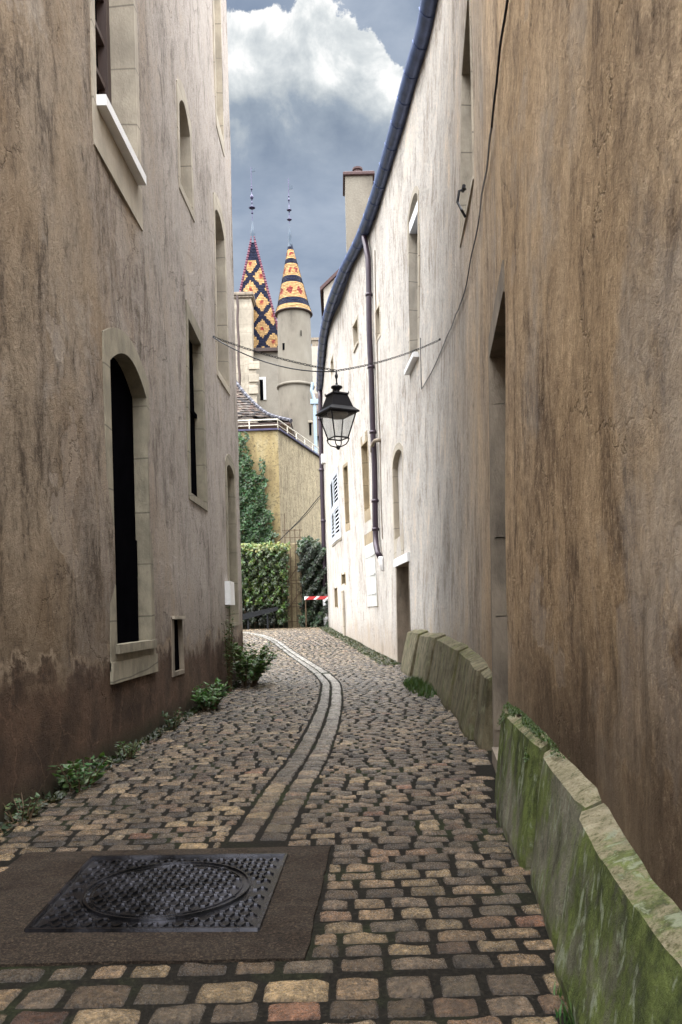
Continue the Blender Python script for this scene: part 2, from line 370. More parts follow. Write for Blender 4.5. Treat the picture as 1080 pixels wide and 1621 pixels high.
def bed_mat():
    m, t, b = new_mat('joint_soil'); o = t.new('ShaderNodeTexCoord').outputs['Object']
    n = t.noise(o, 1.3, 5, .6); g = t.noise(o, 55, 5, .7)
    c = t.ramp(g, [(.35, (.004, .0035, .003)), (.58, (.013, .011, .008)), (.74, (.05, .042, .033))])
    c = t.mix(t.mrange(n, .5, .66, 0, .6), c, t.ramp(g, [(.35, (.007, .011, .004)), (.65, (.032, .042, .014))]))
    t.put(b.inputs['Base Color'], c); b.inputs['Roughness'].default_value = .9; b.inputs['Specular IOR Level'].default_value = .12; bump(t, b, g, .8, .012); return m
M['bed'] = bed_mat()
def slab_mat(name='mossy_concrete', lo=.38, hi=.52, am=.92):
    m, t, b = new_mat(name); o = t.new('ShaderNodeTexCoord').outputs['Object']; xyz = t.sep(o)
    big = t.noise(o, 1.9, 6, .62); st = t.noise(t.mapping(o, (1.3, .8, .42)), 8, 8, .76, .2); g = t.noise(o, 60, 5, .72); lich = t.noise(t.mapping(o, (1, 1, .45), (5, 5, 5)), 15, 6, .6, .6)
    c = t.ramp(st, [(.34, (.085, .082, .058)), (.5, (.18, .17, .125)), (.66, (.30, .285, .215))])
    alg = t.mix(t.mrange(st, .40, .60), (.024, .036, .008), (.12, .155, .035))
    c = t.mix(t.mrange(t.math('ADD', big, t.math('MULTIPLY', t.math('SUBTRACT', st, .5), .7)), lo, hi, 0, am), c, alg)
    c = t.mix(t.mrange(lich, .56, .63, 0, .6), c, (.30, .33, .24))
    c = t.mix(t.mrange(st, .44, .36, 0, .6), c, (.05, .05, .03))
    att = t.new('ShaderNodeAttribute'); att.attribute_name = 'tint'
    c = t.mix(t.math('MULTIPLY', t.sep(att.outputs['Color'])[0], t.mrange(t.math('ADD', big, t.math('MULTIPLY', t.math('SUBTRACT', lich, .5), .8)), .62, .52, .1, .95)), c, t.ramp(t.math('ADD', t.math('MULTIPLY', g, .6), t.math('MULTIPLY', lich, .4)), [(.38, (.08, .075, .035)), (.5, (.24, .21, .135)), (.62, (.38, .33, .23))]))
    c = t.mix(t.mrange(g, .52, .68, 0, .5), c, (.05, .05, .032))
    if am < .8: c = t.mix(1.0, c, (.72, .66, .58), 'MULTIPLY')
    t.put(b.inputs['Base Color'], c); b.inputs['Roughness'].default_value = .9; b.inputs['Specular IOR Level'].default_value = .15
    bump(t, b, t.math('ADD', t.math('MULTIPLY', st, 1.2), g), .9, .014); return m
M['slab'] = slab_mat(); M['slab_grey'] = slab_mat('weathered_grey_concrete', .52, .68, .6)
def ramp_wall():
    m, t, b = new_mat('yellow_rampart_stone'); o = t.new('ShaderNodeTexCoord').outputs['Object']; xyz = t.sep(o)
    a = t.noise(t.mapping(o, (1, 1, .3)), 1.1, 7, .65); s = t.noise(t.mapping(o, (1, 1, .3)), 3.5, 8, .76); g = t.noise(o, 7, 6, .78)
    c = t.ramp(a, [(.32, (.17, .125, .06)), (.5, (.31, .24, .115)), (.68, (.38, .33, .20))])
    att = t.new('ShaderNodeAttribute'); att.attribute_name = 'tint'
    wgt = t.sep(att.outputs['Color'])[0]
    grey = t.ramp(s, [(.3, (.09, .075, .05)), (.47, (.24, .20, .13)), (.7, (.40, .34, .22))])
    c = t.mix(t.math('MULTIPLY', wgt, .85), c, grey)
    g3 = t.noise(t.mapping(o, (1, 1, 2.2)), 2.6, 7, .75, .6)
    c = t.mix(t.mrange(g3, .54, .62, 0, .6), c, (.13, .10, .055))
    c = t.mix(t.mrange(g, .53, .62, 0, .75), c, (.07, .052, .03))
    t.put(b.inputs['Base Color'], c); b.inputs['Roughness'].default_value = .9; bump(t, b, t.math('ADD', g, s), .8, .06); return m
M['rampart'] = ramp_wall()
def glass_mat():
    m, t, b = new_mat('lantern_glass'); t.n.remove(b)
    tr = t.new('ShaderNodeBsdfTransparent'); tr.inputs[0].default_value = (.93, .95, .96, 1)
    df = t.new('ShaderNodeBsdfTranslucent'); df.inputs[0].default_value = (.75, .78, .8, 1)
    gl = t.new('ShaderNodeBsdfGlossy'); gl.inputs['Roughness'].default_value = .08
    mx = t.new('ShaderNodeMixShader'); mx.inputs[0].default_value = .22; t.l.new(tr.outputs[0], mx.inputs[1]); t.l.new(df.outputs[0], mx.inputs[2])
    m2 = t.new('ShaderNodeMixShader'); m2.inputs[0].default_value = .10; t.l.new(mx.outputs[0], m2.inputs[1]); t.l.new(gl.outputs[0], m2.inputs[2])
    t.l.new(m2.outputs[0], t.n['Material Output'].inputs[0]); return m
M['glass'] = glass_mat()
def iron_cover():
    m, t, b = new_mat('wet_cast_iron'); o = t.new('ShaderNodeTexCoord').outputs['Object']
    n = t.noise(o, 5, 5, .6); g = t.noise(o, 90, 4, .7)
    t.put(b.inputs['Base Color'], t.ramp(n, [(.35, (.025, .025, .028)), (.65, (.10, .10, .115))]))
    t.put(b.inputs['Roughness'], t.mrange(n, .35, .65, .16, .34)); b.inputs['Metallic'].default_value = .9
    bump(t, b, g, .35, .002); return m
M['iron'] = iron_cover()
def collar_mat():
    m, t, b = new_mat('brown_tarmac_collar'); o = t.new('ShaderNodeTexCoord').outputs['Object']
    n = t.noise(o, 3.2, 5, .6); g = t.noise(o, 95, 6, .85)
    c = t.ramp(g, [(.38, (.006, .005, .004)), (.5, (.026, .0185, .013)), (.62, (.11, .08, .055))])
    c = t.mix(t.mrange(n, .45, .6, 0, .7), c, t.mix(1.0, c, (.62, .55, .5), 'MULTIPLY'))
    t.put(b.inputs['Base Color'], c); t.put(b.inputs['Roughness'], t.mrange(n, .3, .7, .6, .9)); b.inputs['Specular IOR Level'].default_value = .2; bump(t, b, t.math('ADD', g, t.math('MULTIPLY', n, 2)), 1.0, .012); return m
M['collar'] = collar_mat()

# ------------------------------------------------------------------ ground and cobbles
ys = sorted(set([-60, -20] + [x*1.0 for x in range(-8, 46)] + [60, 90, 140, 250, 600]))
xs = [-500, -60, -20, -8, -4, -2, 0, 2, 4, 8, 20, 60, 500]
g = MB(); nx = len(xs)
g.add([(x, y, zG(y)) for y in ys for x in xs], [(j*nx+i, j*nx+i+1, (j+1)*nx+i+1, (j+1)*nx+i) for j in range(len(ys)-1) for i in range(nx-1)])
g.build('ground', M['bed'], kind='structure', smooth=True)

xGut = interp([(4.0, -.50), (4.4, -.47), (5.44, -.40), (6.9, -.29), (9, -.21), (10.9, -.18), (13.3, -.20), (15.2, -.34), (17.3, -.58), (22.3, -1.3), (28, -2.45), (33, -4.2), (37, -6.5)])
BX0, BX1, BY0, BY1 = -1.60, -.10, 2.72, 4.06     # tarmac collar round the cover
class Stones:
    def __init__(s): s.V = []; s.F = []; s.C = []; s.n = 0
    def add(s, cx, cy, hx, hy, ang, h, c, n, rnd=.32, rough=1.0):
        u = np.linspace(-1, 1, n); U, Vv = np.meshgrid(u, u)
        U2 = np.sign(U)*np.abs(U)**.45; V2 = np.sign(Vv)*np.abs(Vv)**.45
        q = rng.uniform(-1, 1, 8)
        X = hx*(U2*np.sqrt(1-rnd*V2**2*.5) + .035*q[0]*V2 + .04*q[6]*V2*V2)
        Y = hy*(V2*np.sqrt(1-rnd*U2**2*.5) + .05*q[1]*U2 + .06*q[7]*U2*U2)
        P = (1-np.abs(U2)**8)*(1-np.abs(V2)**5)
        P = np.sign(P)*np.abs(P)**.5
        Z = h*P + .7*rough*P*(.005*np.sin(q[2]*6+U2*2.5+V2*1.5*q[3])+.004*np.cos(q[4]*6+U2*4+V2*3*q[5])+.003*(q[3]*U2+q[5]*V2))
        if n > 5: Z += rough*P*rng.normal(0, .0016, Z.shape)
        Z = Z - (1-P)*.006
        ca, sa = math.cos(ang), math.sin(ang)
        x = cx+X*ca-Y*sa; y = cy+X*sa+Y*ca
        zz = Z+zG(cy)
        s.V.append(np.stack([x.ravel(), y.ravel(), zz.ravel()], 1))
        i = np.arange(n-1); I, J = np.meshgrid(i, i); a = (J*n+I).ravel()+s.n
        s.F.append(np.stack([a, a+1, a+n+1, a+n], 1)); K = (.30+.70*np.clip(P, 0, 1)**1.3*rng.uniform(.85, 1.15, P.shape)).ravel(); fi = (s.F[-1]-s.n).ravel()      # rims coloured darker than the tops
        s.C.append(np.concatenate([K[fi][:, None]*np.array(c)[None, :], np.ones((len(fi), 1))], 1)); s.n += n*n
    def build(s, name, mat):
        V = np.concatenate(s.V); F = np.concatenate(s.F); C = np.concatenate(s.C)
        me = bpy.data.meshes.new(name); me.vertices.add(len(V)); me.vertices.foreach_set('co', V.ravel())
        me.loops.add(F.size); me.loops.foreach_set('vertex_index', F.ravel().astype(np.int32))
        me.polygons.add(len(F)); me.polygons.foreach_set('loop_start', np.arange(0, F.size, 4, dtype=np.int32)); me.polygons.foreach_set('loop_total', np.full(len(F), 4, dtype=np.int32))
        me.update(calc_edges=True); me.materials.append(mat)
        at_ = me.color_attributes.new('tint', 'FLOAT_COLOR', 'CORNER'); at_.data.foreach_set('color', C.ravel())
        me.polygons.foreach_set('use_smooth', np.ones(len(F), dtype=bool))
        o = bpy.data.objects.new(name, me); col.objects.link(o); o['kind'] = 'structure'; return o
PAL = [(.23, .175, .125), (.19, .145, .105), (.27, .21, .15), (.20, .16, .13), (.16, .13, .105), (.30, .245, .176), (.21, .145, .105), (.33, .265, .18), (.13, .11, .09), (.25, .21, .165)]
def sett_col(y):
    c = random.choice(PAL); f = random.uniform(.2, .86)
    if random.random() < .015: c = (.25, .14, .10)
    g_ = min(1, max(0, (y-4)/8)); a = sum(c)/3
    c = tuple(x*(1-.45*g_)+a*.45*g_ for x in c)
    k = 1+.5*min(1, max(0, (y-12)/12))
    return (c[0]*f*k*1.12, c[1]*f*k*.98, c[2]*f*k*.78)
st = Stones()
def left_edge(y):
    if y < 15.3: return xLf(y)+.04
    return max(-11, xLf(15.3)-.2-(y-15.3)*1.6)
y = 1.2; row = 0
while y < 38.5:
    big_row = y < 2.65
    depth = random.uniform(.102, .122) if y < 14 else random.uniform(.12, .15)
    if big_row: depth = random.uniform(.125, .15)
    if y < 2.68 < y+depth+.06: depth = min(.17, max(.08, 2.73-y))
    mossy = 15.95 < y < 16.2
    xl, xr = left_edge(y), xR(y)-.05
    x = xl - random.uniform(0, .1)
    n = 9 if y < 5.5 else (7 if y < 8.5 else (5 if y < 15 else 4))
    while x < xr:
        w = random.uniform(.12, .205) if not big_row else random.uniform(.14, .23)
        if y < 3.6 and x > -.1: w = random.uniform(.13, .21)
        if mossy and abs(x+.35) < .5: w = .055
        gap = random.uniform(.009, .016) if y < 12 else .014
        cx = x+w/2; cy = y+.015*math.sin(cx*1.1+.4)+.005*math.sin(cx*3+row*.35)
        x += w+gap*.6
        if cx > xR(cy)-.10: continue
        bx1 = -.075-.07*(4.06-cy)/1.32
        if cx+w/2 > BX0 and cx-w/2 < bx1 and cy+depth/2 > BY0+.065 and cy-depth/2 < BY1:
            if cx+w/2 < bx1+.05: continue
            nw = cx+w/2-bx1; cx = bx1+nw/2; w = nw
        gx = xGut(cy); pieces = [(cx, w)]
        if cy > 4.12 and abs(cx-gx) < .176+w/2:
            a_, b_ = cx-w/2, cx+w/2; pieces = []
            if gx-.169-a_ > .04: pieces.append(((a_+gx-.169)/2, gx-.169-a_))
            if b_-gx-.169 > .04: pieces.append(((b_+gx+.169)/2, b_-gx-.169))
        dd = depth-(random.uniform(.018, .028) if y < 9 else .022)
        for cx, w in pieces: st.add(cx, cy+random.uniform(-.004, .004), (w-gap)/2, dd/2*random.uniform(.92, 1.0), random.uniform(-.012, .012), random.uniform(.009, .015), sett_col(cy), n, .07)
    y += depth; row += 1
# the central gutter: two lines of longer pale blocks, a little sunk
for side, hw in ((-1, .075), (1, .085)):
    y = 4.2
    while y < 37:
        L = random.uniform(.09, .18) if y < 10 else random.uniform(.12, .30); cy = y+L/2; gx = xGut(cy); ang = -math.atan((xGut(cy+.2)-xGut(cy-.2))/.4)
        cx = gx+side*random.uniform(.080, .088)*math.cos(ang)
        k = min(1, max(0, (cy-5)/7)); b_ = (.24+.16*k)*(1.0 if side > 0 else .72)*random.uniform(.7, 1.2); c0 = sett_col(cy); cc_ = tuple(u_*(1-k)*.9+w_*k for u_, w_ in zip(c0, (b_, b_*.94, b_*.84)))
        if not (15.95 < cy < 16.2):
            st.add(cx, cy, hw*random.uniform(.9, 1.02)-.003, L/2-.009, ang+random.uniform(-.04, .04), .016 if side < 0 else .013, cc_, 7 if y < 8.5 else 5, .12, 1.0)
        y += L
st.build('cobbled_road', M['cobble'])
# tarmac collar
cb = MB(); N = 24
o4 = [(-1.66, 4.08), (-.085, 4.06), (-.155, 2.74), (-1.66, 2.76)]
def edge(pts, n):
    out = []
    for i in range(4):
        a, b_ = pts[i], pts[(i+1) % 4]
        for k in range(n):
            t_ = k/n; out.append((a[0]+(b_[0]-a[0])*t_, a[1]+(b_[1]-a[1])*t_))
    return out
C4 = [(-1.27, 3.94), (-.30, 3.90), (-.345, 2.98), (-1.24, 3.03)]
eo, ei = edge(o4, N), edge(C4, N); eo = [(x+random.uniform(-.004, .004), y_+random.uniform(-.004, .004)) for x, y_ in eo]; m_ = len(eo)
vs = [(x, y_, -.02) for x, y_ in eo]+[(x, y_, .022) for x, y_ in eo]
for k in (.25, .5, .75): vs += [(a[0]*(1-k)+b_[0]*k, a[1]*(1-k)+b_[1]*k, .024+random.uniform(-.003, .003)) for a, b_ in zip(eo, ei)]
vs += [(x, y_, .024) for x, y_ in ei]+[(x, y_, -.02) for x, y_ in ei]
cb.add(vs, [(r*m_+i, r*m_+(i+1) % m_, (r+1)*m_+(i+1) % m_, (r+1)*m_+i) for r in range(6) for i in range(m_)])
cbo = cb.build('tarmac_collar', M['collar'], kind='structure'); cbo.location.z = -.011

# ------------------------------------------------------------------ manhole cover
mh = thing('manhole_cover', 'square black cast iron manhole frame with round lid set in brown tarmac', 'manhole cover', (-.79, 3.46, 0))
def cq(u, v):   # 0..1 in the cover square (u right, v away)
    a = Vector(C4[3]).lerp(Vector(C4[2]), u); b_ = Vector(C4[0]).lerp(Vector(C4[1]), u); return a.lerp(b_, v)
def rib(mb, p, q, w, z0, z1):
    p, q = Vector(p), Vector(q); d = (q-p); d.normalize(); nn = Vector((-d.y, d.x))*w
    P = [p+nn, p-nn, q-nn, q+nn]; k = .6
    T = [p+nn*k, p-nn*k, q-nn*k, q+nn*k]
    mb.add([(a.x, a.y, z0) for a in P]+[(a.x, a.y, z1) for a in T], [(4, 5, 6, 7), (0, 1, 5, 4), (1, 2, 6, 5), (2, 3, 7, 6), (3, 0, 4, 7)])
fr = MB(); W_ = .93; ctr = cq(.5, .5); RL = .355
lo = [cq(0, 0), cq(1, 0), cq(1, 1), cq(0, 1)]
fr.add([(p.x, p.y, .022) for p in lo], [(0, 1, 2, 3)])
for i in range(4): rib(fr, lo[i], lo[(i+1) % 4], .010, .018, .036)
def treads(mb, inside, zb):
    nu, nv = 14, 17
    for j in range(nv):
        for i in range(nu):
            u = (i+.5+(j % 2)*.5)/nu*.94+.03; v = (j+.5)/nv*.93+.035
            if u > .965: continue
            c = cq(u, v); r = (c-ctr).length
            if inside and r > RL-.045: continue
            if not inside and r < RL+.03: continue
            s = .0255
            P_ = .0625; a_ = .013; p = [c+Vector((-P_*.5, -a_)), c+Vector((-P_*.22, -a_)), c+Vector((-P_*.02, a_)), c+Vector((P_*.26, a_)), c+Vector((P_*.46, -a_))]
            for a, b_ in zip(p, p[1:]): rib(mb, a, b_, .0045, zb, zb+.007)
treads(fr, False, .022)
fr.build('frame', M['iron'], mh)
ld = MB(); n = 64
ld.add([(ctr.x+RL*math.cos(2*math.pi*k/n), ctr.y+RL*math.sin(2*math.pi*k/n), .026) for k in range(n)], [tuple(range(n))])
def ring(mb, r, w, z0, z1, n=64):
    prof = [(r-w, z0), (r-w*.6, z1), (r+w*.6, z1), (r+w, z0)]
    mb.lathe(prof[::-1], ctr.x, ctr.y, n)
ring(ld, RL, .007, .018, .034); ring(ld, RL-.032, .004, .024, .031)
for k in range(90):
    if k % 7 == 6: continue
    a = 2*math.pi*k/90; e = Vector((math.cos(a), math.sin(a)))
    if 150 < math.degrees(a) < 290: rib(ld, ctr+e*(RL-.024), ctr+e*(RL-.012), .003, .025, .030)
treads(ld, True, .026)
ld.build('lid', M['iron'], mh); mh.location.z = -.010

# ------------------------------------------------------------------ facades and openings
def outline(o, d=0.0, n=12):
    """closed outline of an opening grown by d (sides, top, bottom may differ)"""
    dl, dr, dt, db = d if isinstance(d, tuple) else (d, d, d, d)
    y0, y1, z0, z1 = o['y0']-dl, o['y1']+dr, o['z0']-db, o['z1']+dt
    rise = o.get('rise', 0); q = o.get('q', 1.0)
    if rise and (dt or dl): rise = rise+(dt*.5 if q < 1 else 0)
    out = [(y0, z0), (y1, z0)]; mid, half = (y0+y1)/2, (y1-y0)/2
    slope = o.get('slope', 0)
    m = n if rise else 1
    for k in range(m+1):
        u = 1-2*k/m; out.append((mid+half*u, z1-rise+rise*(max(0, 1-u*u))**q))
    return out
def facade(W, y0, y1, z0, z1, ops, ysteps, zsteps, mb):
    Y = set(ysteps); Z = set(zsteps)
    for o in ops: Y |= {o['y0'], o['y1']}; Z |= {o['z0'], o['z1']}
    Y = sorted(v for v in Y if y0-1e-6 <= v <= y1+1e-6); Z = sorted(v for v in Z if z0-1e-6 <= v <= z1+1e-6)
    idx = {}
    def vid(i, j):
        if (i, j) not in idx: idx[(i, j)] = len(mb.v); mb.v.append(tuple(W(Y[i], Z[j])))
        return idx[(i, j)]
    for i in range(len(Y)-1):
        for j in range(len(Z)-1):
            cy, cz = (Y[i]+Y[i+1])/2, (Z[j]+Z[j+1])/2
            if any(o['y0'] < cy < o['y1'] and o['z0'] < cz < o['z1'] for o in ops): continue
            mb.f.append((vid(i, j), vid(i+1, j), vid(i+1, j+1), vid(i, j+1))); mb.c.append(None)
    for o in ops:
        if o.get('rise'):
            pts = outline(o)[2:]                       # from y1 to y0
            for a, b_ in zip(pts, pts[1:]):
                mb.add([W(*a), W(*b_), W(b_[0], o['z1']), W(a[0], o['z1'])], [(0, 1, 2, 3)])
def opening(house, W, o, name='window', stone='stone', fill='dark', face=.1, depth=.2, proud=.012, sill=False, label=None, pane_name='pane', facez=None):
    ins = outline(o); f4 = face if isinstance(face, tuple) else (face,)*4; outs = outline(o, f4); n = len(ins)
    mb = MB(); vs = [W(a, b_, -.02) for a, b_ in outs]+[W(a, b_, proud) for a, b_ in outs]+[W(a, b_, proud) for a, b_ in ins]+[W(a, b_, -depth) for a, b_ in ins]
    mb.add(vs, [(r*n+i, r*n+(i+1) % n, (r+1)*n+(i+1) % n, (r+1)*n+i) for r in range(3) for i in range(n)])
    w = mb.build(name, M[stone], house)
    if label: w['label'] = label
    pm = MB(); pm.add([W(a, b_, -depth+.003) for a, b_ in ins], [tuple(range(n))])
    p = pm.build(pane_name, M[fill], w)
    if sill:
        sm = MB(); e = .05; z = o['z0']
        P = [(o['y0']-e, -.05), (o['y1']+e, -.05), (o['y1']+e, .05), (o['y0']-e, .05)]
        sm.add([W(a, z-.07, b_) for a, b_ in P]+[W(a, z+.012, b_) for a, b_ in P], [(0, 1, 2, 3), (4, 5, 6, 7), (0, 1, 5, 4), (1, 2, 6, 5), (2, 3, 7, 6), (3, 0, 4, 7)])
        sm.build('sill', M[sill if isinstance(sill, str) else stone], w)
    return w
def spec(PF, near, far, top, bot, rise=0, q=1.0):
    """opening from measured points: near/far jamb, head and foot"""
    a, b_ = PF(*near)[0], PF(*far)[0]
    return dict(y0=min(a, b_), y1=max(a, b_), z0=PF(*bot)[1], z1=PF(*top)[1], rise=rise, q=q)
def wbar(mb, W, y0, y1, z0, z1, o0, o1):
    P = [(y0, z0), (y1, z0), (y1, z1), (y0, z1)]
    mb.add([W(a, b_, o0) for a, b_ in P]+[W(a, b_, o1) for a, b_ in P], [(3, 2, 1, 0), (4, 5, 6, 7), (0, 1, 5, 4), (1, 2, 6, 5), (2, 3, 7, 6), (3, 0, 4, 7)])

# ---------------- left house
LH = thing('left_house', 'tall brown plaster house with deep dark windows lining the left of the lane', 'house', (-2.1, 5, 0))
L = {}
L['big'] = spec(LW, (180, 800), (237, 800), (200, 562), (195, 1021), .22, 1.0)
L['upper'] = spec(LW, (150, 100), (213, 150), (160, -420), (205, 268))
L['slit'] = spec(LW, (284, 240), (301, 240), (292, 170), (301, 326), .22, 1.0)
L['tall'] = spec(LW, (342, 480), (357, 480), (348, 345), (361, 612), .2, 1.0)
L['square'] = spec(LW, (298, 640), (321, 640), (305, 520), (322, 795))
L['door'] = spec(LW, (360, 850), (373, 850), (364, 738), (372, 985), .12, .7)
L['top'] = spec(LW, (338, 60), (350, 60), (345, -300), (351, 215))
L['vent'] = spec(LW, (275, 1020), (289, 1020), (280, 981), (282, 1062))
for k in L: print('L', k, {a: round(b_, 2) for a, b_ in L[k].items()})
mb = MB(); ZT = 13.6
ZW, YW = 7.6, 5.5
facade(WL, -1.5, 5.5, -.5, ZW, [], [x*.5 for x in range(-3, 12)], [x*.5 for x in range(-1, 16)]+[ZW], mb)
facade(WL, YW, 15.15, -.5, ZT, list(L.values()), [x*.5 for x in range(11, 31)]+[15.15], [x*.5 for x in range(-1, 28)]+[ZT], mb)
mb.quad(WL(YW, ZW), (-9, YW, ZW), (-9, YW, ZT), WL(YW, ZT))
e0, e1 = WL(15.15, 0), WL(-1.5, 0)
mb.quad((e0.x, 15.15, -.5), (-9, 15.15, -.5), (-9, 15.15, ZT), (e0.x, 15.15, ZT))
mb.quad((e1.x, -1.5, -.5), (e1.x, -1.5, ZW), (-9, -1.5, ZW), (-9, -1.5, -.5)); mb.quad((-9, -1.5, -.5), (-9, -1.5, ZW), (-9, YW, ZW), (-9, YW, -.5)); mb.quad((-9, YW, -.5), (-9, YW, ZT), (-9, 15.15, ZT), (-9, 15.15, -.5))
mb.build('wall', M['left'], LH, smooth=False)
rf = MB()
for y0_, y1_, zt in ((-1.7, YW-.01, ZW), (YW-.1, 15.4, ZT)):
    rf.add([(-1.8, y0_, zt-.02), (-1.8, y1_, zt-.02), (-5.5, y1_, zt+1.3), (-5.5, y0_, zt+1.3), (-9.4, y1_, zt-.02), (-9.4, y0_, zt-.02), (-1.8, y0_, zt-.12), (-1.8, y1_, zt-.12), (-9.4, y1_, zt-.12), (-9.4, y0_, zt-.12)],
       [(0, 1, 2, 3), (3, 2, 4, 5), (6, 7, 1, 0), (7, 8, 4, 2, 1), (6, 0, 3, 5, 9), (9, 8, 7, 6)])
rf.build('roof', M['roof'], LH)
w = opening(LH, WL, L['big'], stone='stone_l', face=(.17, .13, .20, .22), depth=.14, sill=True, label='large arched window with dark interior and stone surround')
pn = MB(); o = L['big']; zc = o['z0']+1.05
wbar(pn, WL, o['y0']+.01, o['y1']-.12, o['z0'], zc, -.135, -.10); pn.build('lower_panel', M['dark'], w)
w = opening(LH, WL, L['upper'], stone='stone', face=(.12, .13, .1, .42), depth=.34, label='tall upper window with brown wooden frame and white sill board')
o = L['upper']; fm = MB()
for a, b_ in ((o['y0']+.02, o['y0']+.12), (o['y1']-.14, o['y1']-.02), ((o['y0']+o['y1'])/2-.05, (o['y0']+o['y1'])/2+.05)): wbar(fm, WL, a, b_, o['z0'], o['z1'], -.335, -.24)
for k in range(6): wbar(fm, WL, o['y0']+.1, o['y1']-.1, o['z0']+.45*k, o['z0']+.45*k+.05, -.33, -.26)
fm.build('casement', M['wood'], w)
sm = MB(); wbar(sm, WL, o['y0']-.02, o['y1']-.02, o['z0']-.02, o['z0']+.075, -.08, .10); s_ = sm.build('sill', M['white'], w); s_['label'] = 'white painted sill board'
opening(LH, WL, L['slit'], stone='stone', face=(.10, .12, .24, .10), depth=.22, label='narrow arched window high in the wall')
opening(LH, WL, L['tall'], stone='stone', face=(.10, .12, .25, .12), depth=.25, label='tall slim arched window near the far corner')
w = opening(LH, WL, L['square'], stone='stone_l', face=(.12, .14, .2, .10), depth=.12, label='dark rectangular window with stone lintel')
fm = MB(); o = L['square']; wbar(fm, WL, o['y0'], o['y1'], o['z0']+1.25, o['z0']+1.31, -.118, -.09); wbar(fm, WL, (o['y0']+o['y1'])/2-.03, (o['y0']+o['y1'])/2+.03, o['z0'], o['z1'], -.118, -.1); fm.build('casement', M['dark'], w)
w = opening(LH, WL, L['door'], stone='stone_l', face=(.12, .14, .2, .06), depth=.25, fill='doorwood', name='door', pane_name='door_leaf', label='narrow round-headed doorway by the far corner')
opening(LH, WL, L['top'], stone='stone', face=(.06, .08, .1, .25), depth=.1, fill='stone', label='blocked window at the top of the far corner')
w = opening(LH, WL, L['vent'], name='vent_niche', stone='stone_g', face=(.10, .02, .03, .05), depth=.05, label='small dark vent niche above the plinth')
cp = MB(); o = L['vent']; wbar(cp, WL, o['y0']-.10, o['y1']+.03, o['z1']+.01, o['z1']+.045, -.02, .05); cp.build('ledge', M['stone'], w)
bx = MB(); ya, za = LW(356, 920); yb, zb = LW(364, 958)
wbar(bx, WL, ya, yb, zb, za, -.01, .09); bx.build('meter_box', M['white'], LH)
ap = MB(); o = L['big']; wbar(ap, WL, o['y0']-.17, o['y1']+.15, o['z0']-.33, o['z0']-.14, -.02, .03); ap.build('window_apron', M['stone_l'], LH)

# ---------------- near right house
YS = RW(800, 700)[0]
print('seam', YS)
NH = thing('near_right_house', 'ochre brown streaked plaster house wall closest on the right', 'house', (2, 3, 0))
ZN = 6.4
mb = MB(); facade(WR, -1.5, YS, -.5, ZN, [], [x*.4 for x in range(-18, 20) if x*.4 < YS-.05 and x*.4 > -1.5]+[-1.5, YS], [x*.5 for x in range(-1, 13)]+[ZN], mb)
for zz in range(0, 27):      # return of the wall into the tall doorway, and the far walls
    a, b_ = -.5+zz*(ZN+.5)/27, -.5+(zz+1)*(ZN+.5)/27
    mb.quad(WR(YS, a), (8, YS+.001, a), (8, YS+.001, b_), WR(YS, b_))
mb.quad(tuple(WR(-1.5, -.5)), tuple(WR(-1.5, ZN)), (8, -1.5, ZN), (8, -1.5, -.5)); mb.quad((8, -1.5, -.5), (8, -1.5, ZN), (8, YS, ZN), (8, YS, -.5))
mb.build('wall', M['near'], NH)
rf = MB(); xa_, xb_ = WR(-1.5, ZN).x-.1, WR(YS, ZN).x-.05
rf.add([(xa_, -1.7, ZN-.02), (WR(1.2, ZN).x-.1, 1.2, ZN-.02), (xb_, YS, ZN-.02), (5, YS, ZN+1.3), (5, -1.7, ZN+1.3), (8.4, YS, ZN-.02), (8.4, -1.7, ZN-.02)], [(0, 1, 2, 3, 4), (4, 3, 5, 6), (2, 5, 3), (0, 4, 6)])
rf.build('roof', M['roof'], NH)

# ---------------- long curved right house
RH = thing('curved_right_house', 'long cream plaster house whose wall curves down the right side of the lane', 'house', (3, 18, 0))
Q = {}
yD0, yD1 = YS+.004, RW(780, 760)[0]
Q['tall_door'] = dict(y0=yD0, y1=yD1, z0=-.5, z1=RW(781, 535)[1], rise=0, q=1)
Q['up_near'] = spec(RW, (749, 150), (733, 150), (742, 5), (739, 338))
Q['arch'] = spec(RW, (664, 450), (647, 450), (658, 303), (652, 580), .25, .8)
Q['blind'] = spec(RW, (637, 800), (624, 800), (630, 712), (631, 850), .3, .6)
Q['door'] = spec(RW, (649, 960), (630, 960), (640, 893), (632, 1075))
Q['door']['z0'] = -.5
Q['sm1'] = spec(RW, (567, 525), (559.5, 525), (562, 512), (564, 549))
Q['sm2'] = spec(RW, (602, 510), (595, 510), (598, 489), (599, 534))
Q['sm3'] = spec(RW, (528, 577), (524, 577), (526, 566), (526, 592))
Q['w7'] = spec(RW, (584, 755), (574.5, 755), (579, 700), (580, 808))
Q['w8'] = spec(RW, (552, 780), (546.5, 780), (548, 738), (550, 829))
Q['shut'] = spec(RW, (538, 800), (526, 800), (531, 746), (535, 855))
Q['plain'] = spec(RW, (596, 910), (581, 910), (588, 860), (590, 960))
Q['vt1'] = spec(RW, (547, 916), (541, 916), (544, 909), (544, 924))
Q['vt2'] = spec(RW, (534.5, 945), (530, 945), (532, 931), (532, 961))
for k in Q: print('R', k, {a: round(b_, 2) for a, b_ in Q[k].items()})
HE = 11.9; YE = 37.6
mb = MB(); facade(WR, yD0, YE, -.5, HE+.25, list(Q.values()), [yD0, YE]+[yD1+.05+x*.4 for x in range(0, 76)], [x*.6 for x in range(0, 20)]+[-.5, HE+.25], mb)
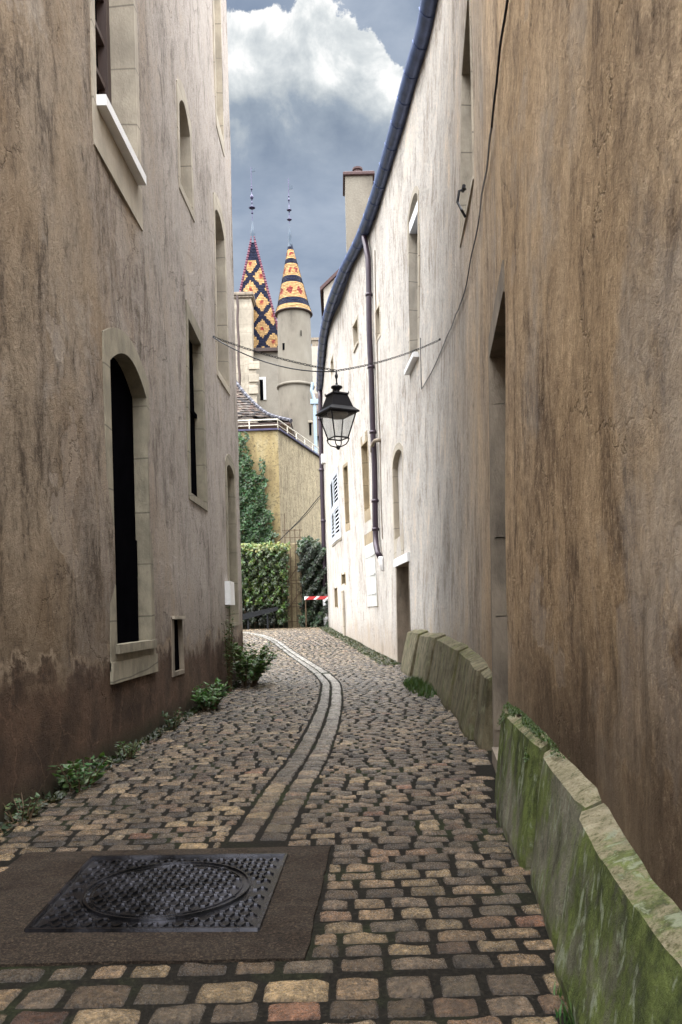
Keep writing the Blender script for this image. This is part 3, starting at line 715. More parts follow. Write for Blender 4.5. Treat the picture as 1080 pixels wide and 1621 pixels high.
# wall above the tall doorway is part of the grid; the end walls
ev = WR(YE, 0); mb.quad((ev.x, YE, -.5), (ev.x+7, YE+1.5, -.5), (ev.x+7, YE+1.5, HE+.25), (ev.x, YE, HE+.25))
mb.quad((ev.x+7, YE+1.5, -.5), (9, 20, -.5), (9, 20, HE+.25), (ev.x+7, YE+1.5, HE+.25)); mb.quad((9, 20, -.5), (9, YS, -.5), (9, YS, HE+.25), (9, 20, HE+.25)); mb.quad(WR(yD0, ZN), (9, yD0, ZN), (9, yD0, HE+.25), WR(yD0, HE+.25))
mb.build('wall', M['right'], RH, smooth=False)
def eave(yy):
    return xR(yy)+kR(yy)*HE
eps = [(15.6+0*0, 0)]
gp = interp([(6, 1.55), (11.5, 1.93), (13.8, 1.90), (15.6, 1.70), (17.8, 1.48), (20, 1.225), (22.3, .88), (24.7, .36), (28.3, -.195), (31, -.43), (35.9, -.66), (38, -.74)])
gys = [6.0+.4*k for k in range(0, 81)]; gys = [v for v in gys if v < 37.9]
def gx(yy): return min(gp(yy), WR(yy, HE).x-.10)
gm = MB(); n = 10; vs = []; 
for i, yy in enumerate(gys):
    for k in range(n+1):
        a = math.pi*k/n; vs.append((gx(yy)-.17*math.cos(a), yy, HE+.02-.19*math.sin(a)))
    for k in range(n+1):
        a = math.pi*(n-k)/n; vs.append((gx(yy)-.155*math.cos(a), yy, HE+.025-.175*math.sin(a)))
m2 = 2*(n+1)
gm.add(vs, [(i*m2+k, i*m2+(k+1) % m2, (i+1)*m2+(k+1) % m2, (i+1)*m2+k) for i in range(len(gys)-1) for k in range(m2)])
for yy in gys[::2]:
    pts = [(gx(yy)-.178*math.cos(math.pi*k/8), yy, HE+.02-.198*math.sin(math.pi*k/8)) for k in range(9)]; gm.tube(pts, .009, 5)
gm.build('gutter', M['zincblue'], RH, smooth=True)
ro = MB(); vs = []
for yy in gys:
    x0 = gx(yy)+.0; vs += [(x0+.06, yy, HE-.02), (x0-.02, yy, HE+.09), (x0+4.6, yy, HE+2.4), (x0+9, yy, HE+.1)]
ro.add(vs, [(i*4+k, i*4+k+1, i*4+5+k, i*4+4+k) for i in range(len(gys)-1) for k in range(3)]); 
nl = len(gys)-1; ro.add([vs[nl*4+k] for k in range(4)], [(0, 1, 2, 3)]); ro.add([vs[k] for k in range(4)], [(0, 1, 2, 3)])
roof = ro.build('roof', M['roof'], RH)
# soffit board between gutter and wall
sf = MB(); vs = []
for yy in gys:
    a = gx(yy)+.05; b_ = max(a+.02, WR(yy, HE).x+.02); vs += [(a, yy, HE-.03), (b_, yy, HE-.03)]
sf.add(vs, [(i*2, i*2+1, i*2+3, i*2+2) for i in range(len(gys)-1)]); sf.build('soffit', M['zincblue'], RH)
# downpipes
def downpipe(pts, r, mat, collars, name='downpipe', label=None):
    mb = MB(); P = [WR(a, b_, c_) for a, b_, c_ in pts]; mb.tube(P, r, 12)
    for (a, b_, c_) in collars:
        p = WR(a, b_, c_); mb.tube([p-Vector((0, 0, .035)), p+Vector((0, 0, .035))], r*1.22, 12)
        q = WR(a, b_, -.01); mb.tube([p, q], .012, 6)
    d_ = mb.build(name, M[mat], RH, smooth=True)
    if label: d_['label'] = label
    return d_
ya, zc = RW(590, 600); yb, zb = RW(605, 850); print('pipe', ya, zc, yb, zb)
yp = (ya+yb)/2
top = Vector((gx(yp+.2), yp+.2, HE-.12))
dp = MB(); P = [top, top-Vector((0, 0, .15)), WR(yp+.1, HE-.5, .13), WR(yp, HE-.9, .11)]
zz = HE-1.2
while zz > zb+.1: P.append(WR(yp, zz, .11)); zz -= .6
P += [WR(yp, zb, .11), WR(yp-.12, zb-.18, .13), WR(yp-.3, zb-.42, .13), WR(yp-.42, zb-.55, .08)]
dp.tube(P, .08, 12)
for z_ in (HE-1.9, 8.0, 6.2, 4.3, zb+.25): p = WR(yp, z_, .11); dp.tube([p-Vector((0, 0, .04)), p+Vector((0, 0, .04))], .098, 12); dp.tube([p, WR(yp, z_, -.01)], .012, 6)
d_ = dp.build('downpipe', M['pipe'], RH, smooth=True); d_['label'] = 'dark oxblood downpipe ending in an elbow above the street'
q = WR(yp-.45, zb-.62, .06); tp = MB(); tp.tube([q+Vector((0, 0, .08)), q+Vector((0, 0, -.05)), q+Vector((.02, -.12, -.3))], [.075, .07, .04], 10); tp.build('pipe_shoe', M['white'], d_, smooth=True)
yq, zq = RW(599, 706); eb = MB(); eb.tube([WR(yq+.1, zq-.15, .16), WR(yq+.1, zq, .16), WR(yq-.1, zq+.06, .16), WR(yq-.35, zq+.07, .15), WR(yq-.45, zq+.07, -.02)], .05, 10); eb.build('overflow_pipe', M['stone_g'], RH, smooth=True)
tc = MB(); tc.tube([WR(yp-.5, z_*1.0, .02) for z_ in (11, 10, 9, 8, 7, 6, 5, 4, 3.2)], .014, 5); tc.build('thin_cable', M['stone_g'], RH)
yF = 37.2; P = [Vector((gx(yF), yF, HE-.1)), Vector((gx(yF), yF, HE-.5))]+[WR(yF, z_, .12) for z_ in (10.5, 9, 7, 5, 3, 2.2)]
fp = MB(); fp.tube(P, .10, 12)
for z_ in (10.4, 8, 5.6, 3.4): p = WR(yF, z_, .12); fp.tube([p-Vector((0, 0, .06)), p+Vector((0, 0, .06))], .125, 12)
fd = fp.build('downpipe', M['pipe'], RH, smooth=True); fd['label'] = 'dark oxblood downpipe at the far corner with a white foot'
fp = MB(); fp.tube([WR(yF, z_, .12) for z_ in (2.2, 1.2, zG(yF)+.1)], .11, 12)
for z_ in (2.15, 1.0): p = WR(yF, z_, .12); fp.tube([p-Vector((0, 0, .07)), p+Vector((0, 0, .07))], .14, 12)
fp.build('pipe_foot', M['white'], fd, smooth=True)

# openings of the right house
o = Q['tall_door']
fm = MB()   # far jamb of dressed stone blocks
zz = -.5; k = 0
while zz < o['z1']:
    h = [.75, .9, .62, 1.05, .7, .85][k % 6]; z1_ = min(o['z1'], zz+h)
    P = [WR(o['y1'], zz+.004, .004), WR(o['y1']+.0, zz+.004, -.55), WR(o['y1'], z1_-.004, -.55), WR(o['y1'], z1_-.004, .004)]
    fm.add([(p.x, p.y-.012*(k % 2)-.003, p.z) for p in P], [(0, 1, 2, 3)]); zz = z1_; k += 1
P = [WR(o['y0'], o['z1'], 0), WR(o['y1'], o['z1'], 0), WR(o['y1'], o['z1'], -.6), WR(o['y0'], o['z1'], -.6)]
fm.add([(p.x, p.y, p.z-.002) for p in P], [(0, 1, 2, 3)])
wbar(fm, WR, o['y1'], o['y1']+.14, -.5, o['z1']+.0, -.02, .012)
# slanting lintel stone seen above the far jamb
wbar(fm, WR, o['y0']+.01, o['y1']+.14, o['z1']+.003, o['z1']+.20, -.02, .012)
w = fm.build('doorway', M['stone_g'], RH); w['label'] = 'tall deep doorway with dressed stone jamb'
lf = MB(); P = [WR(o['y0'], -.5, -.5), WR(o['y1'], -.5, -.5), WR(o['y1'], o['z1'], -.5), WR(o['y0'], o['z1'], -.5)]
lf.add(P, [(0, 1, 2, 3)]); 
for k in range(1, 6):
    yy = o['y0']+(o['y1']-o['y0'])*k/6; wbar(lf, WR, yy-.01, yy+.01, 0, o['z1']-.1, -.5, -.48)
lf.build('door_leaf', M['wood'], w)
stp = MB(); wbar(stp, WR, o['y0'], o['y1'], -.1, .12, -.49, .02); s_ = stp.build('doorstep', M['stone_g'], w)
w = opening(RH, WR, Q['up_near'], stone='stone', face=(.03, .10, .06, .08), depth=.28, label='tall upper window with pale jamb and shutter stay')
o = Q['up_near']; hk = MB(); yc, zc = RW(741, 315)
hk.tube([WR(yc, zc+.12, .02), WR(yc, zc+.1, .1), WR(yc+.02, zc-.02, .12), WR(yc-.03, zc-.14, .08), WR(yc+.02, zc-.2, .03)], .016, 6); hk.tube([WR(yc-.05, zc+.13, .05), WR(yc+.06, zc+.13, .05)], .022, 8); hk.build('shutter_stay', M['black'], w)
w = opening(RH, WR, Q['arch'], stone='stone', face=(.09, .13, .14, .03), depth=.24, fill='blueframe', label='tall arched window with white head and blue-grey frame')
o = Q['arch']; fm = MB(); wbar(fm, WR, o['y0']+.01, o['y0']+.12, o['z0'], o['z1']-.22, -.235, -.15); wbar(fm, WR, o['y1']-.16, o['y1']-.04, o['z0'], o['z1']-.22, -.235, -.2); fm.build('casement', M['blueframe'], w)
hd = MB(); wbar(hd, WR, o['y0']+.002, o['y1']-.002, o['z1']-.50, o['z1']-.27, -.23, -.01); hd.build('blind_box', M['white'], w)
sm = MB(); wbar(sm, WR, o['y0']-.06, o['y1']+.12, o['z0']-.10, o['z0'], -.2, .12); sm.build('sill', M['white'], w)
w = opening(RH, WR, Q['blind'], stone='stone', face=(.10, .14, .16, .5), depth=.12, fill='right', label='blind arched recess above the small street door', pane_name='panel')
w = opening(RH, WR, Q['door'], name='door', stone='stone_g', face=(.03, .14, .02, .0), depth=.42, fill='doorwood', pane_name='door_leaf', label='small brown street door in deep reveal')
o = Q['door']; ln = MB(); wbar(ln, WR, o['y0']-.12, o['y1']+.25, o['z1']+.01, o['z1']+.20, -.1, .05); ln.build('lintel', M['white'], w)
for k, f_ in (('sm1', .08), ('sm2', .08), ('sm3', .06)):
    opening(RH, WR, Q[k], stone='stone', face=f_, depth=.22, fill='stone_y', sill=(k == 'sm1'))
opening(RH, WR, Q['w7'], stone='stone_y', face=(.08, .1, .3, .35), depth=.38, fill='stone_y', proud=.008)
w = opening(RH, WR, Q['w8'], stone='stone_y', face=(.05, .08, .1, .25), depth=.32, fill='stone_y', proud=.008)
w = opening(RH, WR, Q['shut'], stone='stone', face=.08, depth=.10, sill=True, label='window closed by pale louvered shutters')
o = Q['shut']; 
ym = (o['y0']+o['y1'])/2
for a, b_ in ((o['y0'], ym-.01), (ym+.01, o['y1'])):
    sh = MB(); zm = (o['z0']+o['z1'])/2
    for p, q_ in ((a, a+.1), (b_-.1, b_)): wbar(sh, WR, p, q_, o['z0'], o['z1'], 0.0, .06)
    for p, q_ in ((o['z0'], o['z0']+.18), (zm-.12, zm+.12), (o['z1']-.18, o['z1'])): wbar(sh, WR, a+.1, b_-.1, p, q_, 0.0, .055)
    z_ = o['z0']+.2
    while z_ < o['z1']-.2:
        if abs(z_+.04-zm) > .14:
            P = [WR(a+.1, z_, .05), WR(b_-.1, z_, .05), WR(b_-.1, z_+.10, .0), WR(a+.1, z_+.10, .0)]; sh.add(P, [(0, 1, 2, 3)])
        z_ += .145
    sh.build('shutter', M['shutter'], w)
w = opening(RH, WR, Q['plain'], stone='stone_y', face=(.03, .10, .35, .02), depth=.10, label='window closed by flat grey wooden shutters')
o = Q['plain']; ym = (o['y0']+o['y1'])/2
for a, b_ in ((o['y0'], ym-.012), (ym+.012, o['y1'])):
    sh = MB(); nb = 3
    for k in range(nb): wbar(sh, WR, a+(b_-a)*k/nb+.006, a+(b_-a)*(k+1)/nb-.006, o['z0'], o['z1'], -.02, .03)
    for f_ in (.2, .5, .8): z_ = o['z0']+(o['z1']-o['z0'])*f_; wbar(sh, WR, a+.05, b_-.05, z_-.02, z_+.02, .031, .045)
    sh.build('shutter', M['shutter_w'], w)
for k in ('vt1', 'vt2'):
    opening(RH, WR, Q[k], name='vent_niche', stone='stone_y', face=.06, depth=.25, fill='wood', proud=.006)
# small white post under the vent, and a bell box
a, z_ = RW(544, 935); pb = MB(); wbar(pb, WR, a-.14, a+.14, zG(a), z_, .0, .07); pb.build('cable_duct', M['stone'], RH)
a, z_ = RW(515, 725); pb = MB(); wbar(pb, WR, 36.0, 36.4, z_-.2, z_+.2, .0, .16); pb.build('junction_box', M['white'], RH)
# chimney of the curved house
c0 = at(549.5, 395, 25.5); c1 = at(593, 395, 25.5); zt = at(572, 272, 25.5).z
ch = MB(); cx, wd = (c0.x+c1.x)/2, (c1.x-c0.x)
ch.box((c0.x, 25.5, HE), (c1.x, 26.7, zt-.12)); cho = ch.build('chimney', M['tower'], roof)
cc = MB(); cc.box((c0.x-.07, 25.43, zt-.119), (c1.x+.07, 26.77, zt), bev=.02); 
cc.lathe([(.0, zt-.01), (.17, zt-.01), (.14, zt+.12), (.13, zt+.30), (.17, zt+.32), (.17, zt+.38), (.11, zt+.38), (.10, zt+.1)], cx-.02, 26.0, 14)
M['brick'] = simple('dark_red_brick', (.065, .033, .032), .8, 0, .3, 12, .4, .004); cc.build('chimney_cap', M['brick'], cho)

# ------------------------------------------------------------------ leaning stone slabs along the right wall
def slabs(name, labels, group, segs, basef, topf, thick, seed, top_tint=True, mat='slab'):
    rnd = random.Random(seed)
    y_mid = (segs[0][0]+segs[-1][1])/2
    for (ya, yb, dx, dz), label in zip(segs, labels):
        mb = MB(); n = max(4, int((yb-ya)/.08)); nv = 10; vs = []; cl = []
        ph = rnd.uniform(0, 6)
        rows = []
        for i in range(n+1):
            yy = ya+(yb-ya)*i/n; bx_ = basef(yy)+dx; hz = topf(yy)+dz*.4+.006*math.sin(yy*4+ph)+rnd.uniform(-.004, .004)
            wx = WR(yy, hz).x+.04
            ed = .020*(i in (0, n))
            prof = [(bx_+ed, -.12), (bx_+ed, .05)]
            tx = bx_+(wx-bx_)*(.42); 
            for k in range(1, 6): f = k/5; prof.append((bx_+(tx-bx_)*f**1.05+ed+.004*math.sin(yy*5+f*4+ph)+rnd.uniform(-.003, .003), .05+(hz*.93-.05)*f))
            prof += [(tx+(wx-tx)*.35+ed*.5, hz*.97-ed*.5), (tx+(wx-tx)*.7, hz-ed*.5), (wx+.05, hz-ed*.3), (wx+.05, -.12)]
            rows.append(prof); 
        m = len(rows[0])
        for i, pr in enumerate(rows): 
            yy = ya+(yb-ya)*i/n; vs += [(x, yy, z+zG(yy)) for x, z in pr]
        b0 = len(mb.v); mb.v += vs
        for i in range(n):
            for k in range(m):
                k2 = (k+1) % m; mb.f.append((b0+i*m+k, b0+(i+1)*m+k, b0+(i+1)*m+k2, b0+i*m+k2)); tt = 1.0 if (k in (6, 7, 8)) and top_tint else 0.0; mb.c.append((tt, tt, tt))
        mb.f += [tuple(range(b0+m-1, b0-1, -1)), tuple(range(b0+n*m, b0+(n+1)*m))]; mb.c += [(.25, .25, .25)]*2
        o = mb.build(name, M[mat]); tag(o, label, 'guard stone', group)
    return None
b1 = interp([(-.5, .50), (1.0, .545), (1.7, .60), (2.28, .65), (2.8, .70), (3.54, .79), (4.97, .90), (6, .98)])
t1 = interp([(-.5, .46), (1.7, .50), (2.9, .57), (4.3, .63), (5.3, .60)])
slabs('guard_stone', ['mossy guard stone nearest the viewer, cut off by the right edge of the picture', 'mossy guard stone second from the viewer at the foot of the brown wall', 'long mossy guard stone with a green moss cushion along its top edge', 'narrow pale guard stone ending the mossy row, standing beside the tall doorway'],
      'mossy guard stones leaning on the near right wall', [(1.2, 2.66, -.012, 0), (2.70, 3.54, .018, -.015), (3.58, 4.62, -.006, 0), (4.65, 4.99, .03, .012)], b1, t1, .15, 3)
b2 = interp([(6, 1.06), (6.71, 1.10), (8.95, 1.23), (11.37, 1.30), (13.5, 1.25), (16.2, 1.19), (17, 1.17)])
t2 = interp([(6, .64), (6.7, .67), (8, .70), (10.3, .78), (14, .84), (17, .82)])
slabs('guard_stone', ['grey leaning guard stone closest to the tall doorway']+['%s grey leaning guard stone counted from the tall doorway toward the street door' % w_ for w_ in ('second', 'third', 'fourth', 'fifth', 'sixth', 'seventh')]+['grey leaning guard stone right beside the small brown street door'],
      'grey guard stones leaning between the two doorways', [(6.75, 7.3, .05, -.03), (7.34, 8.2, -.01, .02), (8.24, 9.5, .03, 0), (9.55, 10.4, -.01, .03), (10.44, 12.4, .04, -.02), (12.46, 13.2, 0, .03), (13.26, 14.6, .06, -.04), (14.66, 16.3, .0, .05)], b2, t2, .2, 5, False, 'slab_grey')

# ------------------------------------------------------------------ foliage helpers
def leaf(mb, p, d, n, L, w, c, fold=.25):
    d = Vector(d).normalized(); n = Vector(n); s = d.cross(n)
    if s.length < 1e-3: s = d.cross(Vector((0.3, .2, 1)))
    s.normalize(); nn = s.cross(d).normalized()
    a = p; b_ = p+d*L*.45+s*w-nn*w*fold; c_ = p+d*L; e = p+d*L*.45-s*w-nn*w*fold; m = p+d*L*.5+nn*w*.1
    mb.add([a, b_, c_, e, m], [(0, 1, 4), (1, 2, 4), (2, 3, 4), (3, 0, 4)], c)
def green(rnd, base=(.05, .085, .022), v=.5):
    f = rnd.uniform(1-v, 1+v); h = rnd.uniform(-.3, .4); return (base[0]*f*(1+h), base[1]*f, base[2]*f)
def bush(name, label, cat, base, rx, ry, h, nstem, nleaf, L, seed, colr=(.05, .085, .022), lean=(0, 0), group=None):
    rnd = random.Random(seed); T = thing(name, label, cat, tuple(base), group)
    sm, lm = MB(), MB(); base = Vector(base)
    for i in range(nstem):
        a = rnd.uniform(0, 6.283); r = rnd.uniform(.1, 1)**.5
        tip = base+Vector((math.cos(a)*r*rx+lean[0], math.sin(a)*r*ry+lean[1], h*rnd.uniform(.45, 1.0)))
        p0 = base+Vector((math.cos(a)*r*rx*.25, math.sin(a)*r*ry*.5, -.03)); md = p0.lerp(tip, .5)+Vector((0, 0, h*.12))
        pts = [p0, md, tip]; sm.tube(pts, [.006, .004, .002], 4)
        for k in range(nleaf):
            f = rnd.uniform(.2, 1.0); p = (p0.lerp(md, f*2) if f < .5 else md.lerp(tip, f*2-1)); a2 = rnd.uniform(0, 6.283)
            d = Vector((math.cos(a2), math.sin(a2), rnd.uniform(-.3, .7))); leaf(lm, p, d, (rnd.uniform(-.4, .4), rnd.uniform(-.4, .4), 1), L*rnd.uniform(.6, 1.2), L*.28*rnd.uniform(.7, 1.2), green(rnd, colr))
    sm.build('stem', M['rust'], T); lm.build('foliage', M['leaf'], T); return T
def gpt(u, v): rx, rz = ray(u, v); D = -EYE/rz; return Vector((rx*D, D, 0))
bush('bush', 'leafy green bush at the foot of the far left corner', 'bush', (-1.62, 13.6, .0), .42, .8, .75, 60, 22, .11, 11, (.045, .085, .02), (.12, 0))
bush('wall_weed', 'tall spindly weed climbing the left wall behind the leafy bush', 'plant', (-1.80, 12.6, .0), .10, .35, 1.35, 16, 26, .07, 12, (.05, .075, .025))
bush('low_weed', 'low bright green weed at the left wall in front of the leafy bush', 'plant', (-1.74, 10.3, .0), .24, .55, .34, 46, 14, .085, 13, (.04, .095, .02))
bush('broadleaf_weed', 'broad-leaved weed sprouting from the nearest foot of the left wall', 'plant', (-1.88, 5.65, .0), .20, .30, .24, 22, 9, .08, 14, (.05, .095, .03))
bush('small_weed', 'small weed at the left wall below the big arched window', 'plant', (-1.87, 6.9, .0), .12, .30, .17, 16, 9, .05, 15, (.055, .09, .03))
bush('creeping_weed', 'thin creeping weed at the left wall foot at the edge of the frame', 'plant', (-1.95, 4.75, .0), .15, .22, .16, 10, 6, .05, 16, (.05, .08, .03))
bush('tiny_weed', 'tiny dark weed on the left wall foot under the vent niche', 'plant', (-1.86, 8.6, .0), .10, .4, .2, 18, 9, .05, 18, (.03, .055, .02))
def grass(name, label, base, rx, ry, h, n, seed, colr, w=.006):
    rnd = random.Random(seed); mb = MB(); base = Vector(base)
    for i in range(n):
        a = rnd.uniform(0, 6.283); r = rnd.uniform(0, 1)**.6; p = base+Vector((math.cos(a)*r*rx, math.sin(a)*r*ry, -.02)); hh = h*rnd.uniform(.4, 1)*(1.1-.6*r)
        l = Vector((rnd.uniform(-1, 1), rnd.uniform(-1, 1), 0))*hh*.45; s = Vector((-l.y, l.x, 0)).normalized()*w
        m = p+l*.35+Vector((0, 0, hh*.6)); t_ = p+l+Vector((0, 0, hh)); c = green(rnd, colr, .45)
        mb.add([p-s, p+s, m+s*.8, m-s*.8, t_], [(0, 1, 2, 3), (3, 2, 4)], c)
    o = mb.build(name, M['leaf'], None); tag(o, label, 'grass'); return o
grass('grass_tuft', 'thick grass tuft at the foot of the far grey guard stones', (1.20, 12.4, .0), .22, 1.5, .24, 1100, 21, (.035, .065, .016), .007)
grass('grass_tuft', 'grass tuft at the bottom edge beside the near mossy guard stones', (.66, 2.27, .0), .07, .20, .13, 150, 22, (.05, .10, .03), .004)
grass('grass_tuft', 'tiny grass tuft in the joint of the near mossy guard stones', (.86, 4.3, .0), .05, .15, .08, 60, 23, (.05, .09, .03), .004)
# moss along the foot of the curved wall and on the slab top
def moss(name, label, pts, h, n, seed, colr):
    rnd = random.Random(seed); mb = MB()
    for i in range(n):
        yy, x0, x1 = rnd.choice(pts); yy += rnd.uniform(-.5, .5); x = rnd.uniform(x0(yy), x1(yy)); z = zG(yy)+rnd.uniform(.0, h); r = rnd.uniform(.012, .035)
        leaf(mb, Vector((x, yy, z)), (rnd.uniform(-1, 1), rnd.uniform(-1, 1), .3), (rnd.uniform(-.3, .3), rnd.uniform(-.3, .3), 1), r*2, r*.8, green(rnd, colr))
    o = mb.build(name, M['leaf'], None, kind='stuff'); tag(o, label, 'moss'); return o
moss('moss', 'low moss and weeds along the foot of the curved white wall', [(y_, (lambda q: xR(q)-.5), (lambda q: xR(q)-.03)) for y_ in np.arange(18.5, 36, 1.0)], .02, 4500, 31, (.035, .045, .015))
moss('moss', 'damp moss line along the foot of the left wall', [(y_, (lambda q: xLf(q)+.02), (lambda q: xLf(q)+.14)) for y_ in np.arange(4.5, 15, 1.0)], .03, 1300, 32, (.02, .028, .01))
rnd = random.Random(5); mb = MB()
for i in range(15000):
    yy = 4.1+rnd.gauss(0, .42)
    if yy > 4.95 or yy < 3.2: continue
    f = rnd.uniform(0, 1)**1.1; hz = t1(yy); bx_ = b1(yy); wx = WR(yy, hz).x+.04; tx = bx_+(wx-bx_)*.42
    lim = .55+.25*math.sin(yy*7)+.2*math.sin(yy*17+1)
    if f > lim or math.sin(yy*9)*math.sin(f*11+yy*5) > .55: continue
    if f < .45: x = wx-.04-(wx-.04-tx-(wx-tx)*.35)*f/.45; z = hz*(1-.03*f/.45)
    else: g_ = (f-.45)/.55; x = tx+(wx-tx)*.35*(1-g_)-.03*g_; z = hz*(.97-.22*g_)
    if yy < 3.7 and rnd.random() < .5: continue
    r = rnd.uniform(.003, .007); leaf(mb, Vector((x-.002, yy, z+.002+rnd.uniform(0, .004))), (rnd.uniform(-1, .2), rnd.uniform(-1, 1), rnd.uniform(-.2, .8)), (-.5, 0, 1), r*2.2, r*.7, green(rnd, (.045, .075, .014)))
tag(mb.build('moss', M['leaf'], None, kind='stuff'), 'bright moss cushion on top of the near mossy guard stones', 'moss')

# ------------------------------------------------------------------ lantern, chain, cables
LD = 11.8; lt = at(532.5, 588, LD); lx, lz = lt.x, lt.z
LN = thing('hanging_lantern', 'black four-sided street lantern with clear panes hanging from a chain', 'street lantern', (lx, LD, lz))
pm = .00944   # metres per photo pixel here
zc = lambda v: lz-(v-588)*pm
rotq = R(28)
def sq(mb, levels, mat=None):
    vs = []; 
    for r, z in levels:
        for k in range(4): a = rotq+math.pi/4+k*math.pi/2; vs.append((lx+r*math.sqrt(2)*math.cos(a), LD+r*math.sqrt(2)*math.sin(a), z))
    mb.add(vs, [(i*4+k, i*4+(k+1) % 4, (i+1)*4+(k+1) % 4, (i+1)*4+k) for i in range(len(levels)-1) for k in range(4)])
    return vs
mb = MB(); mb.lathe([(.0, zc(586)), (.014, zc(588)), (.014, zc(592)), (.024, zc(594)), (.024, zc(597)), (.012, zc(600)), (.012, zc(606)), (.02, zc(608)), (.012, zc(610)), (.05, zc(610.5)), (.085, zc(612)), (.088, zc(614)), (.06, zc(616)), (.04, zc(619)), (.05, zc(622)), (.08, zc(623.5)), (.08, zc(624.5))], lx, LD, 16)
mb.build('finial', M['black'], LN, smooth=True)
mb = MB(); sq(mb, [(.07, zc(624)), (.125, zc(623.5)), (.135, zc(626)), (.12, zc(627)), (.176, zc(646)), (.215, zc(650)), (.245, zc(653)), (.245, zc(655)), (.19, zc(655.5)), (.17, zc(648))])
for k in range(4): a = rotq+math.pi/4+k*math.pi/2; p = Vector((lx+.13*1.414*math.cos(a), LD+.13*1.414*math.sin(a), zc(624))); mb.tube([p, p+Vector((0, 0, .03))], [.012, .004], 6)
mb.build('canopy', M['black'], LN)
zt_, zb_ = zc(655), zc(694); rt, rb = .205, .112
def cn(r, k, z): a = rotq+math.pi/4+k*math.pi/2; return Vector((lx+r*1.414*math.cos(a), LD+r*1.414*math.sin(a), z))
mb = MB()
for k in range(4):
    mb.tube([cn(rt, k, zt_), cn(rb, k, zb_)], .011, 6); mb.tube([cn(rb, k, zb_), cn(rb, k+1, zb_)], .011, 6); mb.tube([cn(rt, k, zt_-.01), cn(rt, k+1, zt_-.01)], .011, 6)
    mb.tube([cn(rb, k, zb_), cn(rb*1.02, k, zb_-.05), cn(rb*.75, k, zb_-.10), cn(rb*.3, k, zb_-.125), Vector((lx, LD, zb_-.13))], .009, 6)
    mb.tube([cn(rb, k, zb_), cn(rb*1.15, k, zb_-.03)], [.012, .004], 6)
mb.lathe([(.0, zb_-.10), (.03, zb_-.115), (.032, zb_-.14), (.02, zb_-.165), (.0, zb_-.175)], lx, LD, 10)
mb.build('frame', M['black'], LN)
mb = MB()
for k in range(4): mb.quad(cn(rt-.004, k, zt_-.01), cn(rt-.004, k+1, zt_-.01), cn(rb-.004, k+1, zb_), cn(rb-.004, k, zb_))
mb.build('glass', M['glass'], LN)
mb = MB(); mb.lathe([(.0, zt_+.03), (.15, zt_+.02), (.16, zt_-.012), (.13, zt_-.05), (.06, zt_-.075), (.0, zt_-.08)], lx, LD, 18); mb.build('reflector', M['stone_g'], LN, smooth=True)
# chain
aL, aR = WL(LW(337, 533)[0], LW(337, 533)[1], 0), WR(*RW(698, 537)); P0 = Vector((lx, LD, lz+.01)); 
def chain_pts(a, b_, sag, step=.052):
    n = int((b_-a).length/step); return [a.lerp(b_, i/n)-Vector((0, 0, sag*4*(i/n)*(1-i/n))) for i in range(n+1)]
mb = MB()
for a, b_, s_ in ((aL, P0, .05), (P0, aR, .07)):
    pts = chain_pts(a, b_, s_)
    for i, (p, q_) in enumerate(zip(pts, pts[1:])):
        d = (q_-p).normalized(); up = Vector((0, 0, 1)); s1 = d.cross(up).normalized(); s2 = s1.cross(d); s = (s1+s2).normalized() if i % 2 else (s1-s2).normalized(); c = (p+q_)/2
        lk = [c+d*(.034*math.cos(t_))+s*(.016*math.sin(t_)) for t_ in [2*math.pi*k/8 for k in range(8)]]; mb.tube(lk, .0055, 4, closed=True)
for a in (aL, aR):
    sg = 1 if a.x < 0 else -1; mb.tube([a-Vector((.05*sg, 0, 0)), a+Vector((.03*sg, 0, 0))], .018, 6)
tag(mb.build('lantern_chain', M['black'], None), 'rusty iron chain strung across the lane holding the lantern', 'chain')
mb = MB(); cp_ = chain_pts(aL+Vector((.0, -.05, -.02)), P0+Vector((-.02, 0, -.01)), .16, .12); mb.tube(cp_, .009, 6)
tag(mb.build('power_cable', M['black'], None), 'black power cable sagging from the left wall to the lantern', 'cable')
pts = [(812, -20), (804, 30), (797, 70), (791, 130), (783, 200), (774, 270), (762, 340), (750, 400), (741, 450), (728, 490), (713, 525), (698, 560), (683, 593), (669, 616), (668.2, 600), (667.5, 560), (667.2, 530)]
mb = MB(); prv = None; P = []
for u, v in pts: 
    yy, z_ = RW(u, v); P.append(WR(yy, z_, .02))
Q2 = []
for a, b_ in zip(P, P[1:]):
    for k in range(6): Q2.append(a.lerp(b_, k/6))
Q2 = [WR(p.y, p.z, .018) for p in Q2]
mb.tube(Q2, .008, 6); tag(mb.build('wall_cable', M['black'], None), 'thin dark cable looping down the face of the curved right wall', 'cable')

# ------------------------------------------------------------------ garden end of the lane: rampart, ivy, hedge fence, trellis, barrier
RY = 40.0; c_ = at(440, 681, RY); zR = c_.z; xc = c_.x
def lineD(z, u, v): rx, rz = ray(u, v); return (z-EYE)/rz
Dr = lineD(zR, 508, 726); pr_ = at(508, 726, Dr); dirr = Vector((pr_.x-xc, pr_.y-RY, 0)).normalized(); endp = Vector((xc, RY, 0))+dirr*20
RT = thing('rampart_wall', 'high yellow stone garden wall with a white railing on top', 'wall', (xc, RY, 0))
mb = MB(); nz_ = 16
def wallstrip(a, b_, n, tint):
    for i in range(n):
        for j in range(nz_):
            p, q_ = a.lerp(b_, i/n), a.lerp(b_, (i+1)/n); z0_, z1_ = -.3+(zR+.3)*j/nz_, -.3+(zR+.3)*(j+1)/nz_
            mb.quad((p.x, p.y, z0_), (q_.x, q_.y, z0_), (q_.x, q_.y, z1_), (p.x, p.y, z1_), (tint,)*3)
A_ = Vector((xc, RY, 0)); Lp = Vector((-16, RY+.6, 0))
